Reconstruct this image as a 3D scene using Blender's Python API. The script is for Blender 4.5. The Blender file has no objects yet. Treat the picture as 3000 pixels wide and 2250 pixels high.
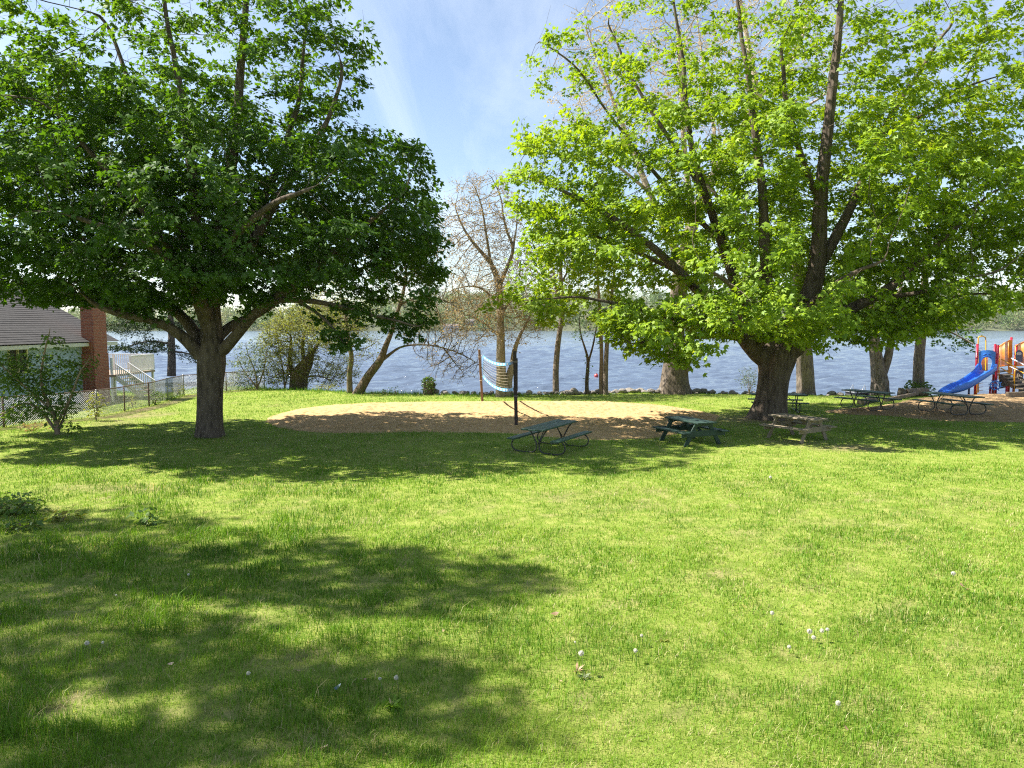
import bpy, math, random
import numpy as np
from mathutils import Vector, Matrix

rng = np.random.default_rng(11)
random.seed(5)
C = bpy.context.scene.collection
R = math.radians
F = 2100.0            # focal length in photo pixels (3000 wide)
H = 3.7               # camera height over the lawn
TP = 170.0 / F        # tan of downward pitch
PITCH = math.atan(TP)
WATER = -1.0
SUNV = np.array([-0.83, 0.09, 1.0]); SUNV /= np.linalg.norm(SUNV)

# ---------------------------------------------------------------- geometry from the view
_cp, _sp = math.cos(PITCH), math.sin(PITCH)
def ray(px, py):
    a, b = (px - 1500) / F, (1125 - py) / F
    return np.array([a, _cp + b * _sp, -_sp + b * _cp])
def G(px, py, z=0.0):
    d = ray(px, py); t = (z - H) / d[2]
    return np.array([d[0] * t, d[1] * t, z])
def at(px, py, Y):
    d = ray(px, py); t = Y / d[1]
    return np.array([d[0] * t, Y, H + d[2] * t])

# ---------------------------------------------------------------- noise
def _hash(ix, iy, seed):
    n = (ix.astype(np.int64) * 374761393 + iy.astype(np.int64) * 668265263 + seed * 982451653) & 0x7fffffff
    n = ((n ^ (n >> 13)) * 1274126177) & 0x7fffffff
    return ((n ^ (n >> 16)) & 0xffff) / 65535.0
def vnoise(x, y, seed=0):
    x = np.asarray(x, float); y = np.asarray(y, float)
    ix, iy = np.floor(x), np.floor(y)
    fx, fy = x - ix, y - iy
    fx = fx * fx * (3 - 2 * fx); fy = fy * fy * (3 - 2 * fy)
    a = _hash(ix, iy, seed); b = _hash(ix + 1, iy, seed); c = _hash(ix, iy + 1, seed); d = _hash(ix + 1, iy + 1, seed)
    return (a * (1 - fx) + b * fx) * (1 - fy) + (c * (1 - fx) + d * fx) * fy
def fbm(x, y, seed=0, o=4):
    s = 0; a = 0.5; t = 0
    for k in range(o):
        s = s + a * vnoise(np.asarray(x) * 2 ** k, np.asarray(y) * 2 ** k, seed + k * 17); t += a; a *= 0.5
    return s / t
def sstep(t):
    t = np.clip(t, 0, 1); return t * t * (3 - 2 * t)
def in_poly(x, y, poly):
    r = np.zeros(np.shape(x), bool); n = len(poly)
    for i in range(n):
        x1, y1 = poly[i][:2]; x2, y2 = poly[(i + 1) % n][:2]
        c = (y1 > y) != (y2 > y)
        r ^= c & (x < (x2 - x1) * (y - y1) / (y2 - y1 + 1e-12) + x1)
    return r
def poly_dist(x, y, poly):
    d = np.full(np.shape(x), 1e9); n = len(poly)
    for i in range(n):
        ax, ay = poly[i][:2]; bx, by = poly[(i + 1) % n][:2]
        ex, ey = bx - ax, by - ay
        t = np.clip(((x - ax) * ex + (y - ay) * ey) / (ex * ex + ey * ey + 1e-12), 0, 1)
        d = np.minimum(d, np.hypot(x - ax - t * ex, y - ay - t * ey))
    return d
def smooth_poly(pts, n=4):
    p = np.array([q[:2] for q in pts])
    for _ in range(n):
        q = np.roll(p, -1, 0)
        p = np.stack([0.75 * p + 0.25 * q, 0.25 * p + 0.75 * q], 1).reshape(-1, 2)
    return p

# ---------------------------------------------------------------- materials
def new_mat(name):
    m = bpy.data.materials.new(name); m.use_nodes = True
    nt = m.node_tree; nt.nodes.clear()
    return m, nt, nt.nodes.new('ShaderNodeOutputMaterial')
def nd(nt, kind, **kw):
    n = nt.nodes.new(kind)
    for k, v in kw.items():
        if k in n.inputs.keys(): n.inputs[k].default_value = v
        else: setattr(n, k, v)
    return n
def ramp(nt, fac, stops):
    r = nt.nodes.new('ShaderNodeValToRGB'); e = r.color_ramp.elements
    while len(e) < len(stops): e.new(0.5)
    for i, (p, c) in enumerate(stops):
        e[i].position = p; e[i].color = (*c, 1) if len(c) == 3 else c
    nt.links.new(fac, r.inputs[0]); return r
def coords(nt, scale=(1, 1, 1), kind='Object'):
    t = nt.nodes.new('ShaderNodeTexCoord'); mp = nd(nt, 'ShaderNodeMapping', Scale=scale)
    nt.links.new(t.outputs[kind], mp.inputs[0]); return mp.outputs[0]
def simple(name, col, rough=0.6, var=0.25, scale=3.0, stretch=(1, 1, 1), bump=0.0, bscale=20.0, spec=0.4, dirt=None, metal=0.0):
    """paint / wood / stone: a colour with real wear mottling and a fine bump"""
    m, nt, out = new_mat(name); L = nt.links
    co = coords(nt, stretch)
    n1 = nd(nt, 'ShaderNodeTexNoise', Scale=scale, Detail=6.0, Roughness=0.65); L.new(co, n1.inputs['Vector'])
    lo = tuple(c * (1 - var) for c in col); hi = tuple(min(1, c * (1 + var)) for c in col)
    stops = [(0.3, lo), (0.7, hi)]
    if dirt: stops = [(0.28, dirt), (0.42, lo), (0.7, hi)]
    r = ramp(nt, n1.outputs['Fac'], stops)
    b = nd(nt, 'ShaderNodeBsdfPrincipled', Roughness=rough, Metallic=metal)
    b.inputs['Specular IOR Level'].default_value = spec
    L.new(r.outputs[0], b.inputs['Base Color'])
    if bump:
        n2 = nd(nt, 'ShaderNodeTexNoise', Scale=bscale, Detail=5.0); L.new(co, n2.inputs['Vector'])
        bp = nd(nt, 'ShaderNodeBump', Strength=bump, Distance=0.02); L.new(n2.outputs['Fac'], bp.inputs['Height'])
        L.new(bp.outputs[0], b.inputs['Normal'])
    L.new(b.outputs[0], out.inputs[0]); return m
def leaf_mat(name, stops, trans=0.45, tcol=(1.5, 1.35, 0.5), rough=0.55, gloss=0.022):
    """foliage: per-leaf colour from the 'tint' attribute, diffuse plus light passing through"""
    m, nt, out = new_mat(name); L = nt.links
    a = nd(nt, 'ShaderNodeAttribute', attribute_name='tint')
    r = ramp(nt, a.outputs['Fac'], stops)
    d = nt.nodes.new('ShaderNodeBsdfDiffuse'); L.new(r.outputs[0], d.inputs[0])
    mul = nd(nt, 'ShaderNodeMix', data_type='RGBA', blend_type='MULTIPLY'); mul.inputs[0].default_value = 1
    L.new(r.outputs[0], mul.inputs[6]); mul.inputs[7].default_value = (*tcol, 1)
    t = nt.nodes.new('ShaderNodeBsdfTranslucent'); L.new(mul.outputs[2], t.inputs[0])
    mx = nt.nodes.new('ShaderNodeMixShader'); mx.inputs[0].default_value = trans
    L.new(d.outputs[0], mx.inputs[1]); L.new(t.outputs[0], mx.inputs[2])
    g = nd(nt, 'ShaderNodeBsdfGlossy', Roughness=rough); g.inputs[0].default_value = (0.9, 0.95, 0.9, 1)
    m2 = nt.nodes.new('ShaderNodeMixShader'); m2.inputs[0].default_value = gloss
    L.new(mx.outputs[0], m2.inputs[1]); L.new(g.outputs[0], m2.inputs[2])
    L.new(m2.outputs[0], out.inputs[0]); return m
def bark_mat(name, dark, light, scale=7.0, strength=0.9, moss=None, pale=None):
    m, nt, out = new_mat(name); L = nt.links
    co = coords(nt, (1, 1, 0.24))
    v = nd(nt, 'ShaderNodeTexNoise', Scale=scale, Detail=8.0, Roughness=0.7); L.new(co, v.inputs['Vector'])
    v2 = nd(nt, 'ShaderNodeTexVoronoi', Scale=scale * 1.6); L.new(co, v2.inputs['Vector'])
    add = nd(nt, 'ShaderNodeMath', operation='MULTIPLY_ADD'); add.inputs[1].default_value = 0.35
    L.new(v2.outputs['Distance'], add.inputs[0]); L.new(v.outputs['Fac'], add.inputs[2])
    r = ramp(nt, add.outputs[0], [(0.42, dark), (0.58, tuple((a + b) / 2 for a, b in zip(dark, light))), (0.8, light)])
    col = r.outputs[0]
    if moss:
        n3 = nd(nt, 'ShaderNodeTexNoise', Scale=2.2, Detail=4.0); L.new(coords(nt), n3.inputs['Vector'])
        r3 = ramp(nt, n3.outputs['Fac'], [(0.52, (0, 0, 0)), (0.66, (1, 1, 1))])
        mx = nd(nt, 'ShaderNodeMix', data_type='RGBA'); L.new(r3.outputs[0], mx.inputs[0]); L.new(col, mx.inputs[6]); mx.inputs[7].default_value = (*moss, 1)
        col = mx.outputs[2]
    if pale:      # young upper limbs have paler bark
        z_ = nt.nodes.new('ShaderNodeSeparateXYZ'); L.new(coords(nt), z_.inputs[0])
        mr = nd(nt, 'ShaderNodeMapRange'); mr.inputs[1].default_value = 5; mr.inputs[2].default_value = 12; L.new(z_.outputs[2], mr.inputs[0])
        mx = nd(nt, 'ShaderNodeMix', data_type='RGBA'); L.new(mr.outputs[0], mx.inputs[0]); L.new(col, mx.inputs[6]); mx.inputs[7].default_value = (*pale, 1)
        col = mx.outputs[2]
    b = nd(nt, 'ShaderNodeBsdfPrincipled', Roughness=0.9); b.inputs['Specular IOR Level'].default_value = 0.2
    L.new(col, b.inputs['Base Color'])
    bp = nd(nt, 'ShaderNodeBump', Strength=strength, Distance=0.05); L.new(add.outputs[0], bp.inputs['Height'])
    L.new(bp.outputs[0], b.inputs['Normal']); L.new(b.outputs[0], out.inputs[0]); return m

M = {}
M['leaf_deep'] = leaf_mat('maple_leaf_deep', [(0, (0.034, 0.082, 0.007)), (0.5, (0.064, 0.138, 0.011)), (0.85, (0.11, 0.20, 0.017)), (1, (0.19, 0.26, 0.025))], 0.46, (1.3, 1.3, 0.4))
M['leaf_fresh'] = leaf_mat('maple_leaf_fresh', [(0, (0.085, 0.17, 0.010)), (0.5, (0.20, 0.315, 0.015)), (0.85, (0.31, 0.41, 0.022)), (1, (0.44, 0.42, 0.045))], 0.46, (1.35, 1.25, 0.5))
M['leaf_bush'] = leaf_mat('shrub_leaf', [(0, (0.05, 0.105, 0.018)), (0.6, (0.10, 0.18, 0.03)), (1, (0.17, 0.24, 0.06))], 0.4)
M['leaf_yellow'] = leaf_mat('spring_leaf', [(0, (0.13, 0.18, 0.035)), (0.6, (0.21, 0.23, 0.05)), (1, (0.28, 0.25, 0.09))], 0.45)
M['leaf_grey'] = leaf_mat('grey_leaf', [(0, (0.06, 0.09, 0.04)), (0.6, (0.10, 0.14, 0.06)), (1, (0.17, 0.20, 0.08))], 0.4)
M['bud'] = leaf_mat('tree_bud', [(0, (0.24, 0.16, 0.085)), (0.5, (0.33, 0.235, 0.11)), (1, (0.32, 0.31, 0.11))], 0.4, (1.2, 1.1, 0.7))
M['catkin'] = leaf_mat('tree_catkin', [(0, (0.30, 0.24, 0.16)), (0.5, (0.40, 0.32, 0.20)), (1, (0.40, 0.36, 0.16))], 0.4, (1.2, 1.1, 0.7))
M['conifer'] = leaf_mat('evergreen_leaf', [(0, (0.02, 0.04, 0.015)), (0.6, (0.035, 0.06, 0.02)), (1, (0.06, 0.085, 0.025))], 0.2)
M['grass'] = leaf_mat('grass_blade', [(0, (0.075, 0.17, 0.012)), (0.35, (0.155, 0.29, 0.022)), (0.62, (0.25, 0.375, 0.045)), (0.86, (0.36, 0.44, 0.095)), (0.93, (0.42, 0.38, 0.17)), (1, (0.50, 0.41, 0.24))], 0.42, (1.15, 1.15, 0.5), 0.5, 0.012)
M['far'] = leaf_mat('far_tree_leaf', [(0, (0.055, 0.105, 0.034)), (0.4, (0.11, 0.175, 0.042)), (0.65, (0.19, 0.215, 0.07)), (0.85, (0.22, 0.185, 0.095)), (1, (0.20, 0.155, 0.11))], 0.3, (1.2, 1.2, 0.6))
M['bark'] = bark_mat('maple_bark', (0.02, 0.015, 0.011), (0.125, 0.098, 0.074), 6.0, 1.0)
M['bark_light'] = bark_mat('maple_bark_light', (0.05, 0.038, 0.028), (0.24, 0.195, 0.15))
M['bark_big'] = bark_mat('old_maple_bark', (0.022, 0.016, 0.012), (0.135, 0.104, 0.078), 5.5, 1.0)
M['bark_bud'] = bark_mat('budding_bark', (0.09, 0.074, 0.055), (0.27, 0.228, 0.168), 9, .6)
M['bark_shore'] = bark_mat('shore_bark', (0.05, 0.04, 0.032), (0.22, 0.18, 0.14), 9)
M['bark_moss'] = bark_mat('mossy_bark', (0.05, 0.04, 0.025), (0.20, 0.16, 0.10), 9, 0.8, (0.12, 0.15, 0.04))
M['bark_twig'] = bark_mat('twig_bark', (0.11, 0.075, 0.05), (0.27, 0.20, 0.14), 9, 0.5)
M['bark_pale'] = bark_mat('pale_bark', (0.04, 0.032, 0.024), (0.17, 0.135, 0.10), 9, 0.9, None, (.42, .35, .26))

# ---------------------------------------------------------------- scene objects
def tag(o, label=None, cat=None, group=None, kind=None):
    if label: o['label'] = label
    if cat: o['category'] = cat
    if group: o['group'] = group
    if kind: o['kind'] = kind
    return o
def thing(name, label, cat, loc=(0, 0, 0), rz=0.0, group=None):
    o = bpy.data.objects.new(name, None); C.objects.link(o)
    o.empty_display_size = 0.2
    o.location = loc; o.rotation_euler = (0, 0, rz)
    return tag(o, label, cat, group)
def link(name, me, mat, parent=None):
    o = bpy.data.objects.new(name, me); C.objects.link(o)
    if mat is not None: me.materials.append(mat)
    if parent is not None: o.parent = parent
    return o
def copy_tree(o, parent=None):
    c = o.copy(); C.objects.link(c)
    if parent is not None: c.parent = parent
    for ch in list(o.children): copy_tree(ch, c)
    return c
def raw_mesh(name, V, faces, k, smooth=False, tint=None, extra=None):
    """V (n,3), faces (m,k) all the same size"""
    me = bpy.data.meshes.new(name)
    V = np.ascontiguousarray(V, np.float32); faces = np.ascontiguousarray(faces, np.int32)
    me.vertices.add(len(V)); me.vertices.foreach_set('co', V.ravel())
    me.loops.add(faces.size); me.loops.foreach_set('vertex_index', faces.ravel())
    me.polygons.add(len(faces))
    me.polygons.foreach_set('loop_start', np.arange(0, faces.size, k, dtype=np.int32))
    me.polygons.foreach_set('loop_total', np.full(len(faces), k, np.int32))
    if smooth: me.polygons.foreach_set('use_smooth', np.ones(len(faces), bool))
    for nm, arr in (('tint', tint), *(extra or {}).items()):
        if arr is not None:
            at_ = me.attributes.new(nm, 'FLOAT', 'POINT'); at_.data.foreach_set('value', np.ascontiguousarray(arr, np.float32))
    me.update(calc_edges=True)
    return me
def grid_faces(nr, nc):
    i = np.arange(nr - 1)[:, None] * nc + np.arange(nc - 1)[None]
    return np.stack([i, i + 1, i + nc + 1, i + nc], -1).reshape(-1, 4)

class MB:
    """collects boxes, tubes, prisms and linked surfaces into one mesh"""
    def __init__(s): s.v = []; s.f = []; s.sm = []
    def add(s, V, Fs, smooth=False):
        b = len(s.v); s.v.extend([tuple(map(float, p)) for p in V]); s.f.extend([tuple(int(i) + b for i in f) for f in Fs]); s.sm.extend([smooth] * len(Fs)); return s
    def box(s, c, size, rot=None, bev=0.0):
        x, y, z = [q / 2 for q in size]
        if bev > 0:
            b = min(bev, x * .9, y * .9, z * .9); V = []
            for sz in (-1, 1):
                for (ix, iy) in ((-1, -1), (1, -1), (1, 1), (-1, 1)):
                    V += [(ix * (x - b), iy * (y - b), sz * z), (ix * x, iy * (y - b), sz * (z - b)), (ix * (x - b), iy * y, sz * (z - b))]
            V = np.array(V, float)
            import itertools
            hull = MB._hull(V); Fs = hull
        else:
            V = np.array([(-x, -y, -z), (x, -y, -z), (x, y, -z), (-x, y, -z), (-x, -y, z), (x, -y, z), (x, y, z), (-x, y, z)])
            Fs = [(0, 3, 2, 1), (4, 5, 6, 7), (0, 1, 5, 4), (1, 2, 6, 5), (2, 3, 7, 6), (3, 0, 4, 7)]
        if rot is not None: V = V @ np.array(rot.to_3x3() if hasattr(rot, 'to_3x3') else rot).T
        return s.add(V + np.array(c), Fs)
    @staticmethod
    def _hull(V):
        import bmesh
        bm = bmesh.new()
        vs = [bm.verts.new(v) for v in V]
        bmesh.ops.convex_hull(bm, input=vs)
        bmesh.ops.dissolve_limit(bm, angle_limit=0.01, verts=bm.verts, edges=bm.edges)
        idx = {v: i for i, v in enumerate(vs)}
        Fs = [tuple(idx[v] for v in f.verts) for f in bm.faces]
        bm.free(); return Fs
    def bar(s, a, b, w, h, up=(0, 0, 1), bev=0.0):
        a, b = Vector(a), Vector(b); d = b - a; L = d.length; d.normalize()
        u = Vector(up); sd = d.cross(u)
        if sd.length < 1e-4: sd = d.cross(Vector((1, 0, 0)))
        sd.normalize(); u = sd.cross(d)
        m = Matrix((d, sd, u)).transposed()
        return s.box((a + b) / 2, (L, w, h), m, bev)
    def tube(s, P, r, n=8, cap=True, closed=False):
        P = np.asarray(P, float); k = len(P); r = np.broadcast_to(np.asarray(r, float), (k,))
        T = np.gradient(P, axis=0) if not closed else np.roll(P, -1, 0) - np.roll(P, 1, 0)
        T /= np.linalg.norm(T, axis=1)[:, None] + 1e-12
        ref = np.array([0, 0, 1.0]) if abs(T[0][2]) < 0.9 else np.array([1.0, 0, 0])
        u = ref - T[0] * (ref @ T[0]); u /= np.linalg.norm(u); V = []
        an = np.linspace(0, 2 * np.pi, n, endpoint=False)
        for i in range(k):
            u = u - T[i] * (u @ T[i]); u /= np.linalg.norm(u); w = np.cross(T[i], u)
            V.append(P[i] + r[i] * (np.cos(an)[:, None] * u + np.sin(an)[:, None] * w))
        V = np.concatenate(V); Fs = []
        for i in range(k if closed else k - 1):
            j = (i + 1) % k
            for q in range(n): Fs.append((i * n + q, i * n + (q + 1) % n, j * n + (q + 1) % n, j * n + q))
        b = len(s.v); s.add(V, Fs, True)
        if cap and not closed:
            s.f.append(tuple(b + q for q in range(n))[::-1]); s.sm.append(False)
            s.f.append(tuple(b + (k - 1) * n + q for q in range(n))); s.sm.append(False)
        return s
    def prism(s, outline, axis_a, axis_b, depth, origin):
        """outline in (a,b) plane extruded along cross(a,b)*depth"""
        A, B = np.array(axis_a, float), np.array(axis_b, float); N = np.cross(A, B); o = np.array(origin, float)
        n = len(outline); V = [o + p[0] * A + p[1] * B for p in outline] + [o + p[0] * A + p[1] * B + N * depth for p in outline]
        Fs = [tuple(range(n))[::-1], tuple(range(n, 2 * n))] + [(i, (i + 1) % n, n + (i + 1) % n, n + i) for i in range(n)]
        return s.add(V, Fs)
    def build(s, name, mat, parent=None, off=None):
        V = s.v
        if off is not None: V = [(a - off[0], b - off[1], c - off[2]) for a, b, c in V]
        me = bpy.data.meshes.new(name); me.from_pydata(V, [], s.f)
        me.polygons.foreach_set('use_smooth', s.sm); me.update()
        return link(name, me, mat, parent)

# ---------------------------------------------------------------- leaves
MAPLE_V = np.array([(0, 0, 0), (.5, .2, .03), (1, 0, -.12), (.5, -.2, .03), (.56, .6, -.12), (.0, .36, 0), (.56, -.6, -.12), (.0, -.36, 0)])
MAPLE_F = np.array([(0, 3, 2, 1), (0, 1, 4, 5), (0, 7, 6, 3)])
OVAL_V = np.array([(0, 0, 0), (.5, .28, .06), (1, 0, -.06), (.5, -.28, .06)])
OVAL_F = np.array([(0, 3, 2, 1)])
LANCE_V = np.array([(0, 0, 0), (.45, .15, .05), (1, 0, -.1), (.45, -.15, .05)])
def leaf_mesh(name, P, D, N, S, tint, kind='maple'):
    TV, TF = {'maple': (MAPLE_V, MAPLE_F), 'oval': (OVAL_V, OVAL_F), 'lance': (LANCE_V, OVAL_F)}[kind]
    D = D / (np.linalg.norm(D, axis=1)[:, None] + 1e-9)
    N = N - D * (N * D).sum(1)[:, None]; N /= np.linalg.norm(N, axis=1)[:, None] + 1e-9
    B = np.cross(N, D); n = len(P)
    V = P[:, None] + S[:, None, None] * (TV[None, :, 0, None] * D[:, None] + TV[None, :, 1, None] * B[:, None] + TV[None, :, 2, None] * N[:, None])
    Fs = (np.arange(n)[:, None, None] * len(TV) + TF[None]).reshape(-1, 4)
    return raw_mesh(name, V.reshape(-1, 3), Fs, 4, False, np.repeat(tint, len(TV)))

# ---------------------------------------------------------------- trees
def resample(P, step):
    P = np.asarray(P, float)
    # smooth with Catmull-Rom then walk
    Q = []
    for i in range(len(P) - 1):
        p0, p1, p2, p3 = P[max(i - 1, 0)], P[i], P[i + 1], P[min(i + 2, len(P) - 1)]
        for t in np.linspace(0, 1, 12, endpoint=False):
            Q.append(0.5 * ((2 * p1) + (-p0 + p2) * t + (2 * p0 - 5 * p1 + 4 * p2 - p3) * t * t + (-p0 + 3 * p1 - 3 * p2 + p3) * t ** 3))
    Q.append(P[-1]); Q = np.array(Q)
    s = np.concatenate([[0], np.cumsum(np.linalg.norm(np.diff(Q[:, :3], axis=0), axis=1))])
    m = max(2, int(s[-1] / step) + 1); t = np.linspace(0, s[-1], m)
    return np.stack([np.interp(t, s, Q[:, k]) for k in range(Q.shape[1])], 1)
class Tree:
    def __init__(s, step): s.step = step; s.p = []; s.par = []; s.r = []
    def limb(s, pts, wob=0.0):
        """pts: (x,y,z,r) polyline; joins the nearest existing node"""
        Q = resample(np.array(pts, float), s.step)
        if wob: Q[1:, :3] += np.cumsum(rng.normal(0, wob, (len(Q) - 1, 3)), 0) * np.linspace(0, 1, len(Q) - 1)[:, None]
        if s.p:
            A = np.array(s.p); par = int(np.argmin(((A - Q[0, :3]) ** 2).sum(1)))
        else: par = -1
        for i, q in enumerate(Q):
            if i == 0 and par >= 0:
                if np.linalg.norm(np.array(s.p[par]) - q[:3]) < 0.6 * s.step: continue
            s.p.append(tuple(q[:3])); s.par.append(par); s.r.append(q[3]); par = len(s.p) - 1
        return s
    def grow(s, att, di=3.0, dk=0.5, iters=90, jit=0.18, tropism=(0, 0, 0.0), maxchild=3):
        P = np.array(s.p, float); par = list(s.par); nch = np.bincount([q for q in par if q >= 0], minlength=len(P)).astype(int)
        att = np.asarray(att, float)
        near = np.zeros(len(att), int); dist = np.full(len(att), 1e9)
        def upd(Q, base):
            nonlocal near, dist
            for a in range(0, len(Q), 256):
                d = np.linalg.norm(att[:, None] - Q[None, a:a + 256], axis=2); j = d.argmin(1); dm = d[np.arange(len(att)), j]
                b = dm < dist; near[b] = base + a + j[b]; dist[b] = dm[b]
        upd(P, 0); tr = np.array(tropism)
        for it in range(iters):
            if len(att) == 0: break
            act = dist < di
            if act.sum() == 0:
                di *= 1.4; continue
            u = att[act] - P[near[act]]; u /= np.linalg.norm(u, axis=1)[:, None] + 1e-9
            S = np.zeros((len(P), 3)); np.add.at(S, near[act], u)
            ids = np.unique(near[act]); ids = ids[nch[ids] < maxchild + (s.r[0] > 0) * 1]
            if len(ids) == 0: break
            d = S[ids]; d /= np.linalg.norm(d, axis=1)[:, None] + 1e-9
            d = d + rng.normal(0, jit, d.shape) + tr; d /= np.linalg.norm(d, axis=1)[:, None]
            Q = P[ids] + s.step * d; base = len(P)
            P = np.concatenate([P, Q]); par += list(ids); nch[ids] += 1; nch = np.concatenate([nch, np.zeros(len(Q), int)])
            upd(Q, base)
            keep = dist > dk; att, near, dist = att[keep], near[keep], dist[keep]
        s.P = P; s.parent = np.array(par); s.seed = np.array(s.r + [0.0] * (len(P) - len(s.r)))
        return s
    def twigs(s, per=2, ln=.4, hmax=2, spread=.8, up=.1):
        n = len(s.P); has = np.bincount(s.parent[s.parent >= 0], minlength=n); h = np.zeros(n, int)
        for i in np.arange(n)[::-1]:
            q = s.parent[i]
            if q >= 0: h[q] = max(h[q], h[i] + 1)
        sel = np.where((h <= hmax) & (s.seed == 0))[0]; idx = np.repeat(sel, per)
        d = s.P[idx] - s.P[s.parent[idx]]; d /= np.linalg.norm(d, axis=1)[:, None] + 1e-9
        d = d + rng.normal(0, spread, d.shape) + np.array([0, 0, up]); d /= np.linalg.norm(d, axis=1)[:, None]
        l = ln * rng.uniform(.5, 1.3, len(idx))[:, None] / 2; a = s.P[idx] + d * l; d2 = d + rng.normal(0, .3, d.shape); b = a + d2 / np.linalg.norm(d2, axis=1)[:, None] * l
        m = len(idx); s.P = np.concatenate([s.P, a, b]); s.parent = np.concatenate([s.parent, idx, n + np.arange(m)]); s.seed = np.concatenate([s.seed, np.zeros(2 * m)])
        return s
    def finish(s, tip=0.005, expo=2.3, cap=0.7):
        n = len(s.P); sub = np.ones(n, int); acc = np.zeros(n); order = np.arange(n)[::-1]
        rad = np.zeros(n); height = np.zeros(n, int)
        for i in order:                     # children always have higher index
            rad[i] = max(acc[i] ** (1 / expo) if acc[i] > 0 else 0, tip)
            q = s.parent[i]
            if q >= 0:
                acc[q] += rad[i] ** expo; sub[q] += sub[i]; height[q] = max(height[q], height[i] + 1)
        for i in range(n):
            if s.seed[i] > 0: rad[i] = s.seed[i]
            elif s.parent[i] >= 0: rad[i] = min(rad[i], cap * rad[s.parent[i]] if s.seed[s.parent[i]] > 0 else rad[s.parent[i]])
            rad[i] = max(rad[i], tip * .8)
        s.rad, s.sub, s.height = rad, sub, height
        return s
    def wood(s, name, rough=0.10, rmin=0.0, sm=1):
        """one mesh of tapering limbs following the thickest child; name of mesh"""
        n = len(s.P); ch = [[] for _ in range(n)]
        for i in range(n):
            if s.parent[i] >= 0: ch[s.parent[i]].append(i)
        starts = [(0, -1)]; VV = []; FF = []; nb = 0
        while starts:
            i, p = starts.pop(); chain = [p, i] if p >= 0 else [i]
            while ch[i]:
                c = sorted(ch[i], key=lambda k: -(s.rad[k] * 1000 + s.sub[k])); 
                for o in c[1:]: starts.append((o, i))
                i = c[0]; chain.append(i)
            P = s.P[chain].copy(); r = s.rad[chain].copy()
            if p >= 0: r[0] = min(r[0], r[1] * 1.25) if len(r) > 1 else r[0]
            if len(P) < 2 or r.max() < rmin: continue
            for _ in range(sm):
                if len(P) > 2: P[1:-1] = 0.5 * P[1:-1] + 0.25 * (P[:-2] + P[2:])
            r[-1] *= 0.6
            R0 = r.max(); k = 32 if R0 > .3 else 14 if R0 > .12 else 8 if R0 > .04 else 5 if R0 > .015 else 3
            if R0 > .3:     # finer rings for the bole
                t = np.linspace(0, len(P) - 1, (len(P) - 1) * 3 + 1); ii = np.arange(len(P))
                P = np.stack([np.interp(t, ii, P[:, q]) for q in range(3)], 1); r = np.interp(t, ii, r)
            T = np.gradient(P, axis=0); T /= np.linalg.norm(T, axis=1)[:, None] + 1e-9
            ref = np.array([1.0, 0, 0]) if abs(T[0][0]) < .8 else np.array([0, 1.0, 0]); an = np.linspace(0, 2 * np.pi, k, endpoint=False)
            U = ref - T * (T @ ref)[:, None]; U /= np.linalg.norm(U, axis=1)[:, None] + 1e-9; W = np.cross(T, U)
            rr = np.repeat(r[:, None], k, 1)
            if R0 > .12:
                z = np.arange(len(P))[:, None] * s.step * (0.33 if R0 > .3 else 1) + 0 * an[None]
                rr = rr * (1 + rough * 2.2 * (fbm(np.cos(an)[None] * 1.7 + 9 + 0 * z, np.sin(an)[None] * 1.7 + z * .35 + i, 3) - .5) + rough * 1.2 * (fbm(an[None] * 3 + 0 * z + i, z * .6, 8, 3) - .5) * (np.abs(np.sin(an[None] / 2)) ** .3))
            V = P[:, None] + rr[:, :, None] * (np.cos(an)[None, :, None] * U[:, None] + np.sin(an)[None, :, None] * W[:, None])
            m = len(P); a = np.arange(m - 1)[:, None] * k + np.arange(k)[None]; b = np.arange(m - 1)[:, None] * k + (np.arange(k)[None] + 1) % k
            VV.append(V.reshape(-1, 3)); FF.append(np.stack([a, b, b + k, a + k], -1).reshape(-1, 4) + nb); nb += m * k
        return raw_mesh(name, np.concatenate(VV), np.concatenate(FF), 4, True)
    def leaves(s, hmax, per, size, spread, droop=.5, kind='maple', up=1.0, ntilt=.5, tint=None, dens=None, zjit=.08, ax=None, outw=.7):
        sel = np.where((s.height <= hmax) & (s.seed == 0))[0]
        if dens is not None: sel = sel[rng.random(len(sel)) < dens(s.P[sel])]
        cnt = rng.poisson(per, len(sel)); idx = np.repeat(sel, cnt); n = len(idx)
        a = rng.uniform(0, 2 * np.pi, n); A = np.stack([np.cos(a), np.sin(a), 0 * a], 1)
        q = np.sqrt(rng.random(n)) * spread
        par = np.where(s.parent[idx] >= 0, s.parent[idx], idx)
        P = s.P[idx] + (s.P[par] - s.P[idx]) * rng.random(n)[:, None] + A * q[:, None] + rng.normal(0, 1, (n, 3)) * np.array([.03, .03, zjit]) - np.array([0, 0, 1]) * (q * .35)[:, None]
        D = A + np.array([0, 0, -1.0]) * (droop + rng.normal(0, .25, n))[:, None] + rng.normal(0, .3, (n, 3))
        N = np.array([0, 0, up]) + rng.normal(0, ntilt * .75, (n, 3)) + rng.normal(0, .5, (len(s.P), 3))[idx]
        if ax is not None:
            o = P - np.asarray(ax); o /= np.linalg.norm(o, axis=1)[:, None] + 1e-9; o[:, 2] *= .4; N = N + o * outw; D = D + o * .35
        S = size * np.clip(rng.lognormal(-.08, .30, n), .45, 1.6)
        cl = rng.random(len(s.P))[idx]
        t = np.clip((tint(s.P[idx]) if tint else .45) + .22 * (cl - .5) + rng.normal(0, .13, n), 0, 1)
        return P, D, N, S, t
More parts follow.
